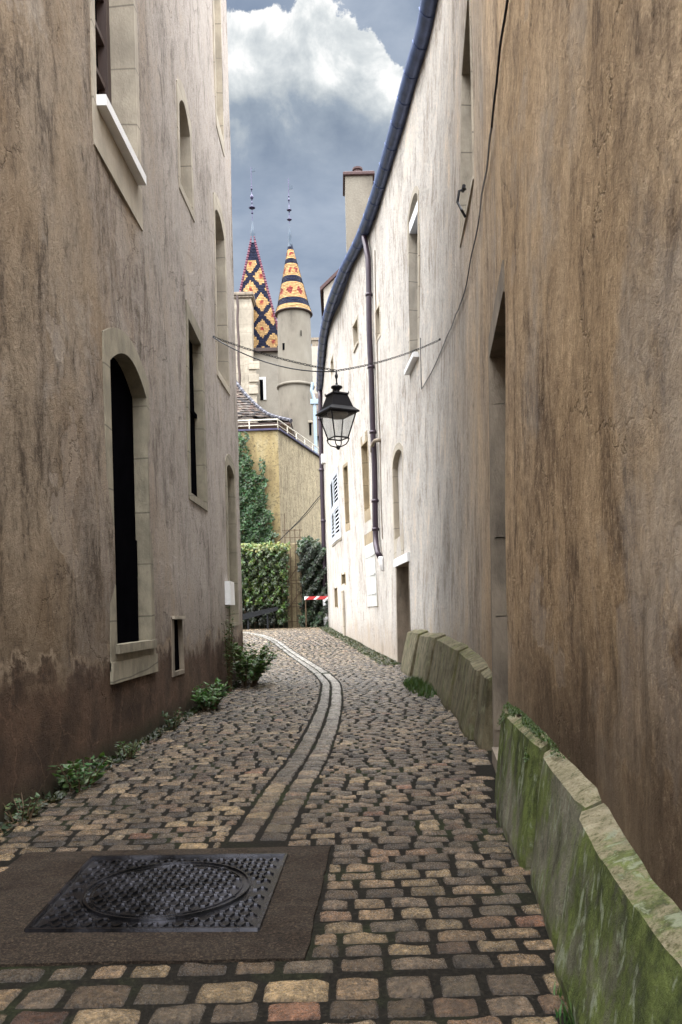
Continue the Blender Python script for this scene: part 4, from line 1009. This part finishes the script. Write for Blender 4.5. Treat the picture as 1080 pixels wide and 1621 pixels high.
wallstrip(Lp, A_, 14, 0.0); wallstrip(A_, endp, 14, 1.0)
mb.add([(Lp.x, Lp.y, zR), (xc, RY, zR), (endp.x, endp.y, zR), (endp.x-6, endp.y+8, zR), (-16, RY+16, zR)], [(0, 1, 2, 3, 4)], (1, 1, 1))
mb.build('wall', M['rampart'], RT)
def offs(p, d, k): return p+Vector((d.y, -d.x, 0))*k
mb = MB(); dl = (A_-Lp).normalized()
for a, b_, d in ((Lp, A_, dl), (A_, endp, dirr)):
    P = [offs(a, d, .12), offs(b_, d, .12), offs(b_, d, -.3), offs(a, d, -.3)]
    mb.add([(p.x, p.y, zR+.003) for p in P]+[(p.x, p.y, zR+.09) for p in P], [(3, 2, 1, 0), (4, 5, 6, 7), (0, 1, 5, 4), (1, 2, 6, 5), (2, 3, 7, 6), (3, 0, 4, 7)])
mb.build('coping', M['finial'], RT)
mb = MB(); up = Vector((0, 0, 1))
for a, b_ in ((A_, Lp), (A_, endp)):
    n = int((b_-a).length/1.45)
    for h in (.55,): mb.tube([a+up*(zR+h), b_+up*(zR+h)], .035, 6); mb.tube([a+up*(zR+h*.5), b_+up*(zR+h*.5)], .018, 6)
    for k in range(n): p = a.lerp(b_, k/n); mb.tube([p+up*zR, p+up*(zR+.55)], .03, 6)
mb.build('railing', M['rail'], RT)
# ivy on the rampart's front face
def leaf_cloud(name, label, cat, pts, L, seed, colr, kind=None, parent=None, v=.5, dirbias=(0, -1, -.3)):
    rnd = random.Random(seed); mb = MB()
    for p, k in pts:
        d = Vector((rnd.uniform(-.7, .7), rnd.uniform(-.6, .1), rnd.uniform(-1, .2))); c = green(rnd, tuple(x*k for x in colr), v)
        leaf(mb, Vector(p), d, (rnd.uniform(-.4, .4), -1, rnd.uniform(-.1, .8)), L*rnd.uniform(.6, 1.3), L*.42*rnd.uniform(.7, 1.2), c)
    return mb.build(name, M['leaf'], parent, kind=kind)
rnd = random.Random(44)
lefte = interp([(680, 366), (700, 366), (870, 366)])
right_e = [(690, 384), (700, 387), (720, 393), (740, 402), (765, 411), (785, 417), (800, 424), (830, 431), (870, 436)]
rf_ = interp(right_e)
IV = thing('ivy', 'dark green ivy climbing the yellow garden wall', 'ivy', (at(405, 900, RY).x, RY-.1, zG(RY)))
pts = []
while len(pts) < 9000:
    v = rnd.uniform(684, 985); u = rnd.uniform(340, 446)
    lim = rf_(v)+4*math.sin(v*.21)+3*math.sin(v*.5)+rnd.uniform(-3, 2)
    ok = u < lim
    if 722 < v < 800 and 412 < u < 420+2*math.sin(v*.2): ok = rnd.random() < min(1, (v-722)/25)
    if v < 735 and 390 < u < 394 and rnd.random() < .5: ok = True
    if v < 720 and rnd.random() < .55: ok = ok and u > lim-9
    if not ok: continue
    hum = .25+.22*math.sin(u*.21+v*.05)*math.sin(v*.09+1)
    p = at(u, v, RY-.12-rnd.uniform(0, max(.05, hum))); pts.append((p, rnd.uniform(.6, 1.2)))
leaf_cloud('foliage', '', '', pts, .17, 45, (.03, .075, .022), parent=IV)
mb = MB()
for k in range(7):
    u0 = 372+k*9; pp = [at(u0+5*math.sin(j*1.3+k), 985-j*(24-k), RY-.05) for j in range(8)]; mb.tube(pp, [.05-.005*j for j in range(8)], 5)
mb.build('stem', M['wood'], IV)
# hedge grown over a mesh fence
HY = 37.2; h0, h1 = at(300, 985, HY), at(462, 985, HY)
HG = thing('hedge_fence', 'bright green hedge grown over a wire fence at the end of the lane', 'hedge', ((h0.x+h1.x)/2, HY, zG(HY)))
pts = []; 
for i in range(9500):
    u = rnd.uniform(300, 456); v = rnd.uniform(864, 986); v0 = 866+4*math.sin(u*.13)+3.5*math.sin(u*.37)+2*math.sin(u*.9)
    if v < v0: continue
    foot_ = v > 958 and u < 436
    if u > 448 and rnd.random() < .5: continue
    dz = .34*math.sin(u*.4+v*.13)*math.sin(v*.21)+.1*math.sin(u*1.1)
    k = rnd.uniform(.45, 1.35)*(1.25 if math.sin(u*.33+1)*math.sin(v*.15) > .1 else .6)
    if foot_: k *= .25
    pts.append((at(u, v, HY-.15-.4*rnd.random()-dz), k))
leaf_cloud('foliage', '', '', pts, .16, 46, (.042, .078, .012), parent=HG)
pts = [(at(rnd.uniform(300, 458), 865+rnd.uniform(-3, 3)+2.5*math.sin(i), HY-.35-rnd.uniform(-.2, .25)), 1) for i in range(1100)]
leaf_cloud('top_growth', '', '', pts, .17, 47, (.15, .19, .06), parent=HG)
inner = MB(); q0, q1 = at(300, 985, HY), at(456, 985, HY); zt_ = at(400, 870, HY).z
inner.box((q0.x, HY, zG(HY)-.1), (q1.x, HY+.5, zt_-.1)); M['hedgecore'] = simple('dark_twig_mass', (.012, .02, .008), .9, 0, .5, 8, .8, .05); inner.build('twig_core', M['hedgecore'], HG)
mb = MB()
for k in range(10): p = at(390+k*7.5, 985, HY); mb.tube([Vector((p.x, HY-.42, zG(HY))), Vector((p.x, HY-.42, zt_-.05))], .014, 5)
for k in range(8): z_ = zG(HY)+.3+k*.5; mb.tube([Vector((q0.x, HY-.42, z_)), Vector((q1.x, HY-.42, z_))], .01, 4)
mb.build('wire_mesh', M['rust'], HG)
# low black board leaning in front of the hedge
lb = MB(); a, b_ = at(372, 985, HY-1.2), at(440, 958, HY-1.2)
M_ = [(a.x, .95), (b_.x, 1.45), (b_.x, 1.62), (a.x, 1.25)]
lb.add([(x, a.y, z) for x, z in M_]+[(x, a.y+.06, z) for x, z in M_], [(0, 1, 2, 3), (7, 6, 5, 4), (3, 2, 6, 7), (1, 5, 6, 2), (0, 3, 7, 4), (0, 4, 5, 1)])
for f_ in (.3, .75): x = a.x+(b_.x-a.x)*f_; lb.box((x-.04, a.y+.062, zG(36)-.05), (x+.04, a.y+.13, 1.3))
M['board'] = simple('dark_grey_board', (.006, .007, .009), .9, 0, .4, 4, .4, .01); tag(lb.build('low_barrier', M['board'], None), 'low dark board barrier at the foot of the green hedge', 'barrier')
# stone pillar with rusty trellis
p0, p1 = at(452, 985, 37.6), at(481, 985, 37.6); zp = at(468, 835, 37.6).z
PL = thing('gate_pillar', 'ochre stone pillar carrying a rusty iron trellis beside the hedge', 'pillar', ((p0.x+p1.x)/2, 37.6, zG(37.6)))
mb = MB(); mb.box((p0.x, 37.6, .3), (p1.x, 38.3, zp-.75), bev=.04, c=(.7,)*3); mb.build('shaft', M['rampart'], PL)
TR = MB(); yt = 37.35; xs_ = [p0.x+.10+(p1.x-p0.x-.16)*k/3 for k in range(4)]
for k, x in enumerate(xs_): TR.tube([Vector((x, yt, zG(37))), Vector((x, yt, zp-.1 + (.75 if k == 0 else 0)))], .022, 5)
for z_ in (zp-.15, zp-.5, 2.85, 2.7, 1.75, 1.6, .9): TR.tube([Vector((xs_[0]-.12, yt, z_)), Vector((xs_[-1]+.12, yt, z_))], .018, 5)
for z_ in (3.2, 1.9): TR.tube([Vector((xs_[0], yt, z_-.5)), Vector((xs_[-1], yt, z_+.5))], .03, 5)
TR.build('trellis', M['rust'], PL)
# dark ivy mass by the far corner
DI = thing('ivy_bush', 'dark drooping ivy bush between the gate pillar and the white corner', 'ivy', (at(500, 985, 38).x, 38, zG(38)))
pts = []; topf = interp([(466, 885), (470, 862), (478, 853), (490, 850), (502, 858), (512, 864), (530, 868)]); lft = interp([(845, 470), (900, 476), (940, 479), (990, 477)])
while len(pts) < 7500:
    u = rnd.uniform(462, 535); v = rnd.uniform(846, 992)
    if v < topf(u)+2.5*math.sin(u*.7) or u < lft(v)+2*math.sin(v*.3)+rnd.uniform(-2, 2): continue
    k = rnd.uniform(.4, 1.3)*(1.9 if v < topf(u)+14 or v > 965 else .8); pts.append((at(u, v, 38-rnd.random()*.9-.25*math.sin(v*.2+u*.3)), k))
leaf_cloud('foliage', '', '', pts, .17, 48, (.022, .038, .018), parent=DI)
mb = MB(); a = at(484, 985, 38.4); b_ = at(535, 985, 38.4); mb.box((a.x, 38.1, .2), (b_.x, 39, at(500, 870, 38).z)); mb.build('branches', M['hedgecore'], DI)
# red and white barrier bar
BR = thing('barrier_bar', 'red and white striped horizontal barrier bar next to the far downpipe', 'barrier', (at(500, 946, 36.5).x, 36.5, zG(36.5)))
a, b_ = at(482, 947, 36.5), at(519, 944.5, 36.5); m1, m2_ = MB(), MB()
L_ = (b_-a); ns = 5; st_ = [0, .10, .40, .55, .93, 1.0]
bw = MB(); bw.box((a.x, 36.47, a.z-.075), (b_.x, 36.53, a.z+.075)); bw.build('bar', M['white'], BR)
for s0, s1 in ((.12, .45), (.58, .94)):
    x0, x1 = a.x+(b_.x-a.x)*s0, a.x+(b_.x-a.x)*s1; k = .09
    for yy, fl in ((36.466, 1), (36.534, -1)):
        mb = MB(); P = [(x0-k, yy, a.z-.075), (x1-k, yy, a.z-.075), (x1+k, yy, a.z+.075), (x0+k, yy, a.z+.075)]; mb.add(P, [(0, 1, 2, 3)]); mb.build('stripe', M['red'], BR)
ps = MB(); ps.tube([Vector((a.x+.05, 36.6, zG(36))), Vector((a.x+.05, 36.6, a.z+.1))], .03, 8); ps.build('post', M['rust'], BR)
# cable drooping in front of the rampart
mb = MB(); P = [at(u, v, 39.0) for u, v in ((512, 779), (500, 793), (488, 808), (474, 824), (460, 838), (446, 852), (436, 862))]; mb.tube(P, .022, 5)
P = [at(u, v+3, 39.05) for u, v in ((512, 779), (500, 794), (488, 809), (474, 823), (460, 836), (446, 849))]; mb.tube(P, .014, 5)
tag(mb.build('overhead_cable', M['black'], None), 'pair of thin cables running down across the yellow garden wall', 'cable')

# ------------------------------------------------------------------ the hospice: steep tiled spire, round turret, chimney
TD = 62.0
HO = thing('hospice', 'old pale hospice with steep diamond-patterned tiled spire and round turret', 'hospice', (at(440, 700, TD).x, TD, 0))
apex = at(400, 368, TD+2.2); eL, eR = at(361, 551, TD), at(448, 551, TD); zE = (eL.z+eR.z)/2; dpt = 4.6
FL, FR = Vector((eL.x, TD, zE)), Vector((eR.x, TD, zE)); BRc, BLc = Vector((eR.x, TD+dpt, zE)), Vector((eL.x, TD+dpt, zE)); apex.y = TD+dpt/2
NAV, OCH, RED, DKR = (.006, .009, .026), (.34, .215, .095), (.20, .035, .03), (.10, .035, .06)
def tiled_face(mb, A, B, T, rows, pat, W0, up_out=.02):
    """rows of tiles on the triangle A-B-T, each tile a small plate tilted out at its lower edge"""
    nrm = (B-A).cross(T-A).normalized()
    if nrm.y > 0 and abs(nrm.y) > .3: nrm = -nrm
    H_ = (T-(A+B)/2).length
    for j in range(rows):
        f0, f1 = j/rows, (j+1)/rows; a0, b0 = A.lerp(T, f0), B.lerp(T, f0); a1, b1_ = A.lerp(T, f1), B.lerp(T, f1); wd = (b0-a0).length
        tw = .11; n = max(1, int(wd/tw))
        for i in range(n):
            g0, g1 = i/n, (i+1)/n; xx = ((g0+g1)/2-.5)*wd; yy = (f0+f1)/2*H_
            c = pat(xx, yy, j, i, n); f = random.uniform(.75, 1.2); c = tuple(v*f for v in c)
            p, q_, r, s = a0.lerp(b0, g0+.02/n), a0.lerp(b0, g1-.02/n), a1.lerp(b1_, g1-.02/n), a1.lerp(b1_, g0+.02/n)
            o = nrm*random.uniform(.02, .045); mb.add([p+o, q_+o, r+nrm*.002, s+nrm*.002, p, q_], [(0, 1, 2, 3), (4, 5, 1, 0)], c)
    mb.add([A-nrm*.01, B-nrm*.01, T-nrm*.01], [(0, 1, 2)], (.05, .03, .02))
PW, PH = 1.72, 2.35      # diamond lattice
def diamond(xx, yy, j, i, n):
    if yy > 7.9: return NAV
    a = xx/PW+.16; b_ = yy/PH+.28; u = (a+b_) % 1.0; v = (a-b_) % 1.0; du = min(u, 1-u); dv = min(v, 1-v)
    if min(du, dv) < .135: return NAV
    cu, cv = abs(u-.5), abs(v-.5)
    if cu+cv < .13: return RED
    if cu+cv < .17: return (.30, .12, .05)
    return OCH if random.random() > .1 else (.42, .27, .12)
mb = MB(); tiled_face(mb, FL, FR, apex, 74, diamond, 4.2)
tiled_face(mb, FR, BRc, apex, 74, lambda *a: tuple(x*1.0 for x in diamond(*a)), 4.6)
tiled_face(mb, BRc, BLc, apex, 30, diamond, 4.2); tiled_face(mb, BLc, FL, apex, 74, diamond, 4.6)
sp = mb.build('spire_roof', M['tiles'], HO)
mb = MB()
for A in (FL, FR, BRc, BLc):
    n = 46
    for k in range(n):
        p, q_ = A.lerp(apex, k/n), A.lerp(apex, (k+.8)/n); mb.tube([p, q_], [.115, .085], 6, c=(DKR if k % 2 else (.15, .06, .08)))
mb.build('hip_tiles', M['tiles'], sp)
def finial(parent, base, ztop_, big, discs, flagh):
    mb = MB(); mb.lathe([(big*1.6, base.z-.9), (big*1.0, base.z-.2), (big*1.15, base.z-.1), (big*.6, base.z+.35), (big*.2, base.z+1.0)], base.x, base.y, 12); fo = mb.build('finial', M['lead'], parent, smooth=True)
    rod = MB(); rod.tube([Vector((base.x, base.y, base.z+.5)), Vector((base.x, base.y, ztop_))], .035, 6); rod.build('rod', M['finial'], fo)
    dm = MB()
    pf = []
    for z_, r, h in sorted(discs): pf += [(.036, z_-h), (r*.7, z_-h*.6), (r, z_), (r*.7, z_+h*.6), (.036, z_+h)]
    dm.lathe(pf, base.x, base.y, 12)
    dm.build('knop', M['finial'], fo, smooth=True)
    fl = MB(); fl.box((base.x, base.y-.02, flagh), (base.x+.24, base.y+.02, flagh+.30)); fl.box((base.x+.24, base.y-.015, flagh+.04), (base.x+.34, base.y+.015, flagh+.24)); fl.build('weather_vane', M['lead'], fo)
zpx = lambda v, D: at(400, v, D).z
finial(sp, apex, zpx(265, apex.y), .18, [(zpx(329, apex.y), .28, .10), (zpx(337, apex.y), .10, .1), (zpx(312, apex.y), .16, .22), (zpx(299, apex.y), .10, .08), (zpx(295, apex.y), .06, .1), (zpx(321, apex.y), .07, .08)], zpx(272, apex.y))
# body below the spire
mb = MB(); mb.box((FL.x+.15, TD+.25, 0), (FR.x-.1, TD+dpt-.2, zE-.02)); mb.build('wall', M['palewall'], HO)
mb = MB(); mb.box((FL.x-.1, TD-.12, zE-.28), (FR.x+.1, TD+.30, zE-.02)); mb.build('eave_board', M['wood'], HO)
# stone dormer pier in front of the spire
a, b_ = at(378, 560, TD-1.0), at(400, 560, TD-1.0); zt_ = at(390, 472, TD-1).z
mb = MB(); mb.box((a.x-.25, TD-1.0, 0), (b_.x, TD+1.2, zt_)); mb.box((a.x+.45, TD-1.12, 10), (b_.x+.25, TD-1.003, at(400, 575, TD-1).z)); pier = mb.build('chimney_stack', M['stone'], HO)
mb = MB(); mb.box((a.x-.38, TD-1.14, zt_+.003), (b_.x+.12, TD+1.3, zt_+.16), bev=.03); mb.box((a.x-.46, TD-1.22, zt_+.163), (b_.x+.2, TD+1.38, zt_+.42), bev=.04); mb.build('cornice', M['stone_g'], pier)
for k, (u0, v0, u1, v1) in enumerate([(400, 572, 411, 573), (400, 592, 410, 593), (400, 610, 409, 612)]):
    qn = MB(); p, q_ = at(u0, v0, TD-1.2), at(u1, v1, TD-1.2); qn.box((p.x-.3, TD-1.25, q_.z-.55), (q_.x, TD-1.121, p.z), bev=.02); qn.build('quoin', M['stone'], pier)
mb = MB(); p, q_ = at(411, 600, TD), at(417, 632, TD); mb.box((p.x, TD+.17, q_.z), (q_.x, TD+.249, p.z)); w = mb.build('window', M['dark'], HO)
mb = MB(); mb.box((q_.x+.002, TD+.14, q_.z), (q_.x+.22, TD+.249, p.z+.2)); mb.box((p.x-.1, TD+.15, p.z+.002), (q_.x, TD+.249, p.z+.2)); mb.build('frame', M['white'], w)
mb = MB(); p = at(376.5, 500, TD-1.4); mb.tube([Vector((p.x, p.y, at(376, 468+k*18, TD-1.4).z))+Vector((.04*math.sin(k*2), 0, 0)) for k in range(9)], .10, 8); mb.build('dark_downpipe', M['wood'], HO)
# round turret
TY = 60.0; tc_ = at(468.5, 600, TY); tr_ = 28.0/FPX*TY; zT = at(466, 497, TY).z; zS = at(470, 613, TY).z
mb = MB(); ctx = at(465.5, 497, TY).x; cbx = at(472, 720, TY).x; n = 40
def ringv(x, r, z): return [(x+r*math.cos(2*math.pi*k/n), TY+r*math.sin(2*math.pi*k/n), z) for k in range(n)]
tx_ = (ctx+cbx)/2-.03
lv = [(tx_, tr_*.98, 0.0), (tx_, tr_*.975, zS), (tx_, tr_*.93, zT)]
vs = []
for x, r, z in lv: vs += ringv(x, r, z)
mb.add(vs, [(i*n+k, i*n+(k+1) % n, (i+1)*n+(k+1) % n, (i+1)*n+k) for i in range(len(lv)-1) for k in range(n)])
tu = mb.build('turret_wall', M['tower'], HO, smooth=True)
mb = MB(); mb.lathe([(tr_*.95, zS-.13), (tr_*1.06, zS-.1), (tr_*1.08, zS), (tr_*1.05, zS+.08), (tr_*.94, zS+.14)], tx_, TY, n); mb.build('string_course', M['tower'], tu, smooth=True)
mb = MB(); p, q_ = at(489, 667, TY-tr_), at(493, 686, TY-tr_); yv = TY-tr_*math.cos(math.asin(min(.95, abs((p.x+q_.x)/2-tx_)/tr_)))
mb.box((p.x, yv-.06, q_.z), (q_.x, yv+.3, p.z)); w = mb.build('slit_window', M['dark'], tu)
mb = MB(); mb.box((p.x-.1, yv-.14, p.z+.002), (q_.x+.1, yv+.3, p.z+.17), bev=.02); mb.build('hood', M['stone'], w)
p, q_ = at(476, 522, TY-tr_), at(477, 530, TY-tr_); mb = MB(); mb.box((p.x, TY-tr_*.93-.0, q_.z), (q_.x+.02, TY-tr_*.8, p.z)); mb.build('slit_window', M['dark'], tu)
p, q_ = at(448, 547, TY-tr_*.4), at(458, 557, TY-tr_*.4); mb = MB(); mb.box((p.x, TY-tr_*.80, q_.z), (q_.x, TY-tr_*.3, p.z)); mb.build('hatch', M['dark'], tu)
# cone of banded tiles
cax = at(459, 375, TY); cr = 27.5/FPX*TY; conA = cax.z
mb = MB(); rows = 46; 
BAND = [(0, .105, 'o'), (.105, .20, 'n'), (.20, .43, 'm'), (.43, .53, 'n'), (.53, .68, 'm'), (.68, .77, 'n'), (.77, .885, 'm'), (.885, 1.01, 'n')]
BAND = [(0, .065, 'o'), (.065, .15, 'n'), (.15, .36, 'm'), (.36, .455, 'n'), (.455, .62, 'm'), (.62, .70, 'n'), (.70, .82, 'm'), (.82, 1.01, 'n')]
for j in range(rows):
    f0, f1 = j/rows, (j+1)/rows; cs0 = (1-f0)*cr*(1+.05*max(0, .12-f0)/.12), (1-f1)*cr*(1+.05*max(0, .12-f1)/.12); z0_, z1_ = zT+.0+(conA-zT)*f0, zT+(conA-zT)*f1; fm_ = (f0+f1)/2
    x0_, x1_ = tx_+(cax.x-tx_)*f0, tx_+(cax.x-tx_)*f1
    b_ = next(b for b in BAND if b[0] <= fm_ < b[1]); nt = max(10, int(2*math.pi*cs0[0]/.16)); nt = min(nt, 60)
    for i in range(nt):
        a0, a1 = 2*math.pi*(i+(j % 2)*.5)/nt, 2*math.pi*(i+1+(j % 2)*.5)/nt; am = (a0+a1)/2; c = NAV if b_[2] == 'n' else OCH
        if b_[2] == 'm':
            fc = (b_[0]+b_[1])/2; da = ((am+.55) % (math.pi/4))/(math.pi/4)-.5
            if abs(da)*1.9+abs(fm_-fc)/(b_[1]-b_[0])*2.2 < .62: c = RED
            elif random.random() < .15: c = (.40, .2, .08)
        f = random.uniform(.75, 1.2); c = tuple(v*f for v in c); o = random.uniform(.02, .045)
        mb.add([(x0_+(cs0[0]+o)*math.cos(a0), TY+(cs0[0]+o)*math.sin(a0), z0_), (x0_+(cs0[0]+o)*math.cos(a1), TY+(cs0[0]+o)*math.sin(a1), z0_), (x1_+cs0[1]*math.cos(a1), TY+cs0[1]*math.sin(a1), z1_), (x1_+cs0[1]*math.cos(a0), TY+cs0[1]*math.sin(a0), z1_)], [(0, 1, 2, 3)], c)
mb.add(ringv(tx_, cr*1.05, zT), [tuple(range(n))], (.03, .03, .03))
cone = mb.build('turret_roof', M['tiles'], HO)
mb = MB(); mb.lathe([(cr*1.04, zT-.01), (cr*1.09, zT-.03), (cr*1.09, zT-.09), (tr_*.92, zT-.14)], tx_, TY, n); mb.build('eave_ring', M['wood'], cone, smooth=True)
finial(cone, cax+Vector((0, 0, .1)), zpx(284, TY), .12, [(zpx(349, TY), .20, .10), (zpx(334, TY), .20, .08), (zpx(318, TY), .09, .09), (zpx(312, TY), .07, .08), (zpx(341, TY), .05, .06)], zpx(301, TY))

# brown tiled pavilion roof in front of the hospice
PD = 47.0; fr_ = at(461, 667, PD); ap_ = at(330, 540, PD+5.5); zPv = fr_.z
PV = thing('garden_pavilion', 'low pavilion with mottled brown tiled bell-cast roof behind the yellow wall', 'pavilion', (fr_.x-4, PD+4, zR))
prof = interp([(0, 0), (.25, .11), (.5, .33), (.75, .64), (1.0, 1.0)])     # height fraction against run
hx_ = fr_.x-ap_.x; hy_ = ap_.y-PD; hz_ = ap_.z-zPv
mb = MB(); rows = 34
def pv(side, f, g):
    s = 1-f; z = zPv+hz_*prof(f)
    X = hx_*s; Y = hy_*s
    c4 = [(-X, -Y), (X, -Y), (X, Y), (-X, Y)]; a, b_ = c4[side], c4[(side+1) % 4]
    return Vector((ap_.x+a[0]+(b_[0]-a[0])*g, ap_.y+a[1]+(b_[1]-a[1])*g, z))
for side in range(4):
    for j in range(rows):
        f0, f1 = j/rows, (j+1)/rows; wd = 2*hx_*(1-f0); n_ = max(1, int(wd/(.22 if side == 0 else .8)))
        for i in range(n_):
            c = random.choice([(.06, .04, .03), (.035, .026, .022), (.085, .06, .045), (.022, .018, .018), (.08, .065, .055), (.05, .028, .02)]); o = Vector((0, -.03 if side == 0 else 0, random.uniform(.01, .06)))
            mb.add([pv(side, f0, i/n_)+o, pv(side, f0, (i+1)/n_)+o, pv(side, f1, (i+1)/n_), pv(side, f1, i/n_)], [(0, 1, 2, 3)], c)
pr = mb.build('roof', M['oldtiles'], PV)
mb = MB()
for side in (0, 1, 2, 3):
    for k in range(44):
        f = k/44; p = pv(side, f, 1.0); q_ = pv(side, min(1, f+.02), 1.0); mb.tube([p+Vector((0, 0, .03)), q_+Vector((0, 0, .05))], [.13, .10], 6, c=(.11, .11, .13) if k % 2 else (.05, .05, .065))
mb.build('hip_tiles', M['oldtiles'], pr)
mb = MB(); X, Y = hx_-.05, hy_-.05; X2, Y2 = hx_-.9, hy_-.9
mb.add([(ap_.x+sx*x_, ap_.y+sy*y_, z_) for (x_, y_, z_) in ((X, Y, zPv-.03), (X, Y, zPv-.15), (X2, Y2, zPv-.32)) for sx, sy in ((-1, -1), (1, -1), (1, 1), (-1, 1))], [(i*4+k, i*4+(k+1) % 4, (i+1)*4+(k+1) % 4, (i+1)*4+k) for i in range(2) for k in range(4)]+[(8, 9, 10, 11)])
mb.build('eave', M['wood'], PV)
mb = MB(); mb.box((ap_.x-X2+.1, ap_.y-Y2+.1, zR-4), (ap_.x+X2-.1, ap_.y+Y2-.1, zPv-.33)); mb.build('wall', M['tower'], PV)

# houses seen through the gap beyond the turret
BH = thing('back_house', 'distant pale house with slate roof glimpsed right of the round turret', 'house', (at(503, 700, 85).x, 85, 0))
a = at(492, 560, 85); b_ = at(530, 560, 85); zt_ = at(500, 548, 85).z
mb = MB(); mb.box((a.x, 85, 0), (b_.x+2, 92, zt_)); mb.build('wall', M['palewall'], BH)
mb = MB(); zr2 = at(500, 632, 84).z; mb.add([(a.x, 84.0, at(500, 650, 84).z), (b_.x+2, 84.0, at(500, 650, 84).z), (b_.x+2, 84.98, zr2+.9), (a.x, 84.98, zr2+.9)], [(0, 1, 2, 3)]); 
mb.box((a.x, 84.0, at(500, 690, 84).z), (b_.x+2, 84.9, at(500, 651, 84).z)); mb.build('roof', M['roof'], BH)
mb = MB(); p = at(494, 549, 84.9); q_ = at(505, 533, 84.9); mb.box((p.x, 85.2, zt_), (q_.x, 86.2, q_.z-.3)); mb.box((p.x-.12, 85.1, q_.z-.28), (q_.x+.12, 86.3, q_.z)); mb.build('chimney', M['stone_g'], BH)
mb = MB(); p = at(499.5, 690, 58); mb.tube([Vector((p.x, 58, z_)) for z_ in (1, 6, at(500, 640, 58).z)], .13, 10); zz = at(500, 640, 58).z; mb.box((p.x-.3, 57.8, zz), (p.x+.3, 58.2, zz+.35)); mb.tube([Vector((p.x, 58, zz+.3)), Vector((p.x-.2, 58, zz+1)), Vector((p.x-.1, 58, zz+1.6))], .12, 8); M['bluepipe'] = simple('pale_blue_pipe', (.25, .32, .38), .4, .2, .2, 5, .1, .001); mb.build('rain_pipe', M['bluepipe'], HO)
# taller house behind the far end of the curved one
GH = thing('gabled_house', 'pale house corner with brown roof verge rising behind the curved eaves', 'house', (2.5, 33, 0))
gy = 33.5; a = at(513.5, 500, gy); e = at(514, 458, gy); r_ = at(548, 424, gy)
mb = MB(); mx_ = r_.x; zl = e.z; zr_ = r_.z; xa = a.x
sl = (zr_-zl)/(mx_-xa); xr_ = xa+3.2; zrr = zl+sl*3.2
prf = [(xa, 12.0), (xa, zl), (xr_, zrr), (xr_+3.2, zl), (xr_+3.2, 12.0)]
mb.add([(x, gy, z) for x, z in prf]+[(x, gy+5, z) for x, z in prf], [(0, 1, 2, 3, 4), (9, 8, 7, 6, 5), (0, 5, 6, 1), (4, 3, 8, 9)])
mb.build('wall', M['palewall'], GH)
mb = MB(); pf2 = [(xa-.15, zl-.12), (xr_, zrr+.05), (xr_+3.35, zl-.12)]; vs = [(x, yy, z+dz) for yy in (gy-.15, gy+5.1) for dz in (0.01, .16) for x, z in pf2]
mb.add(vs, [(3, 4, 10, 9), (4, 5, 11, 10), (0, 1, 4, 3), (1, 2, 5, 4), (0, 3, 9, 6), (0, 6, 7, 1), (1, 7, 8, 2)]); mb.build('roof', M['brick'], GH)
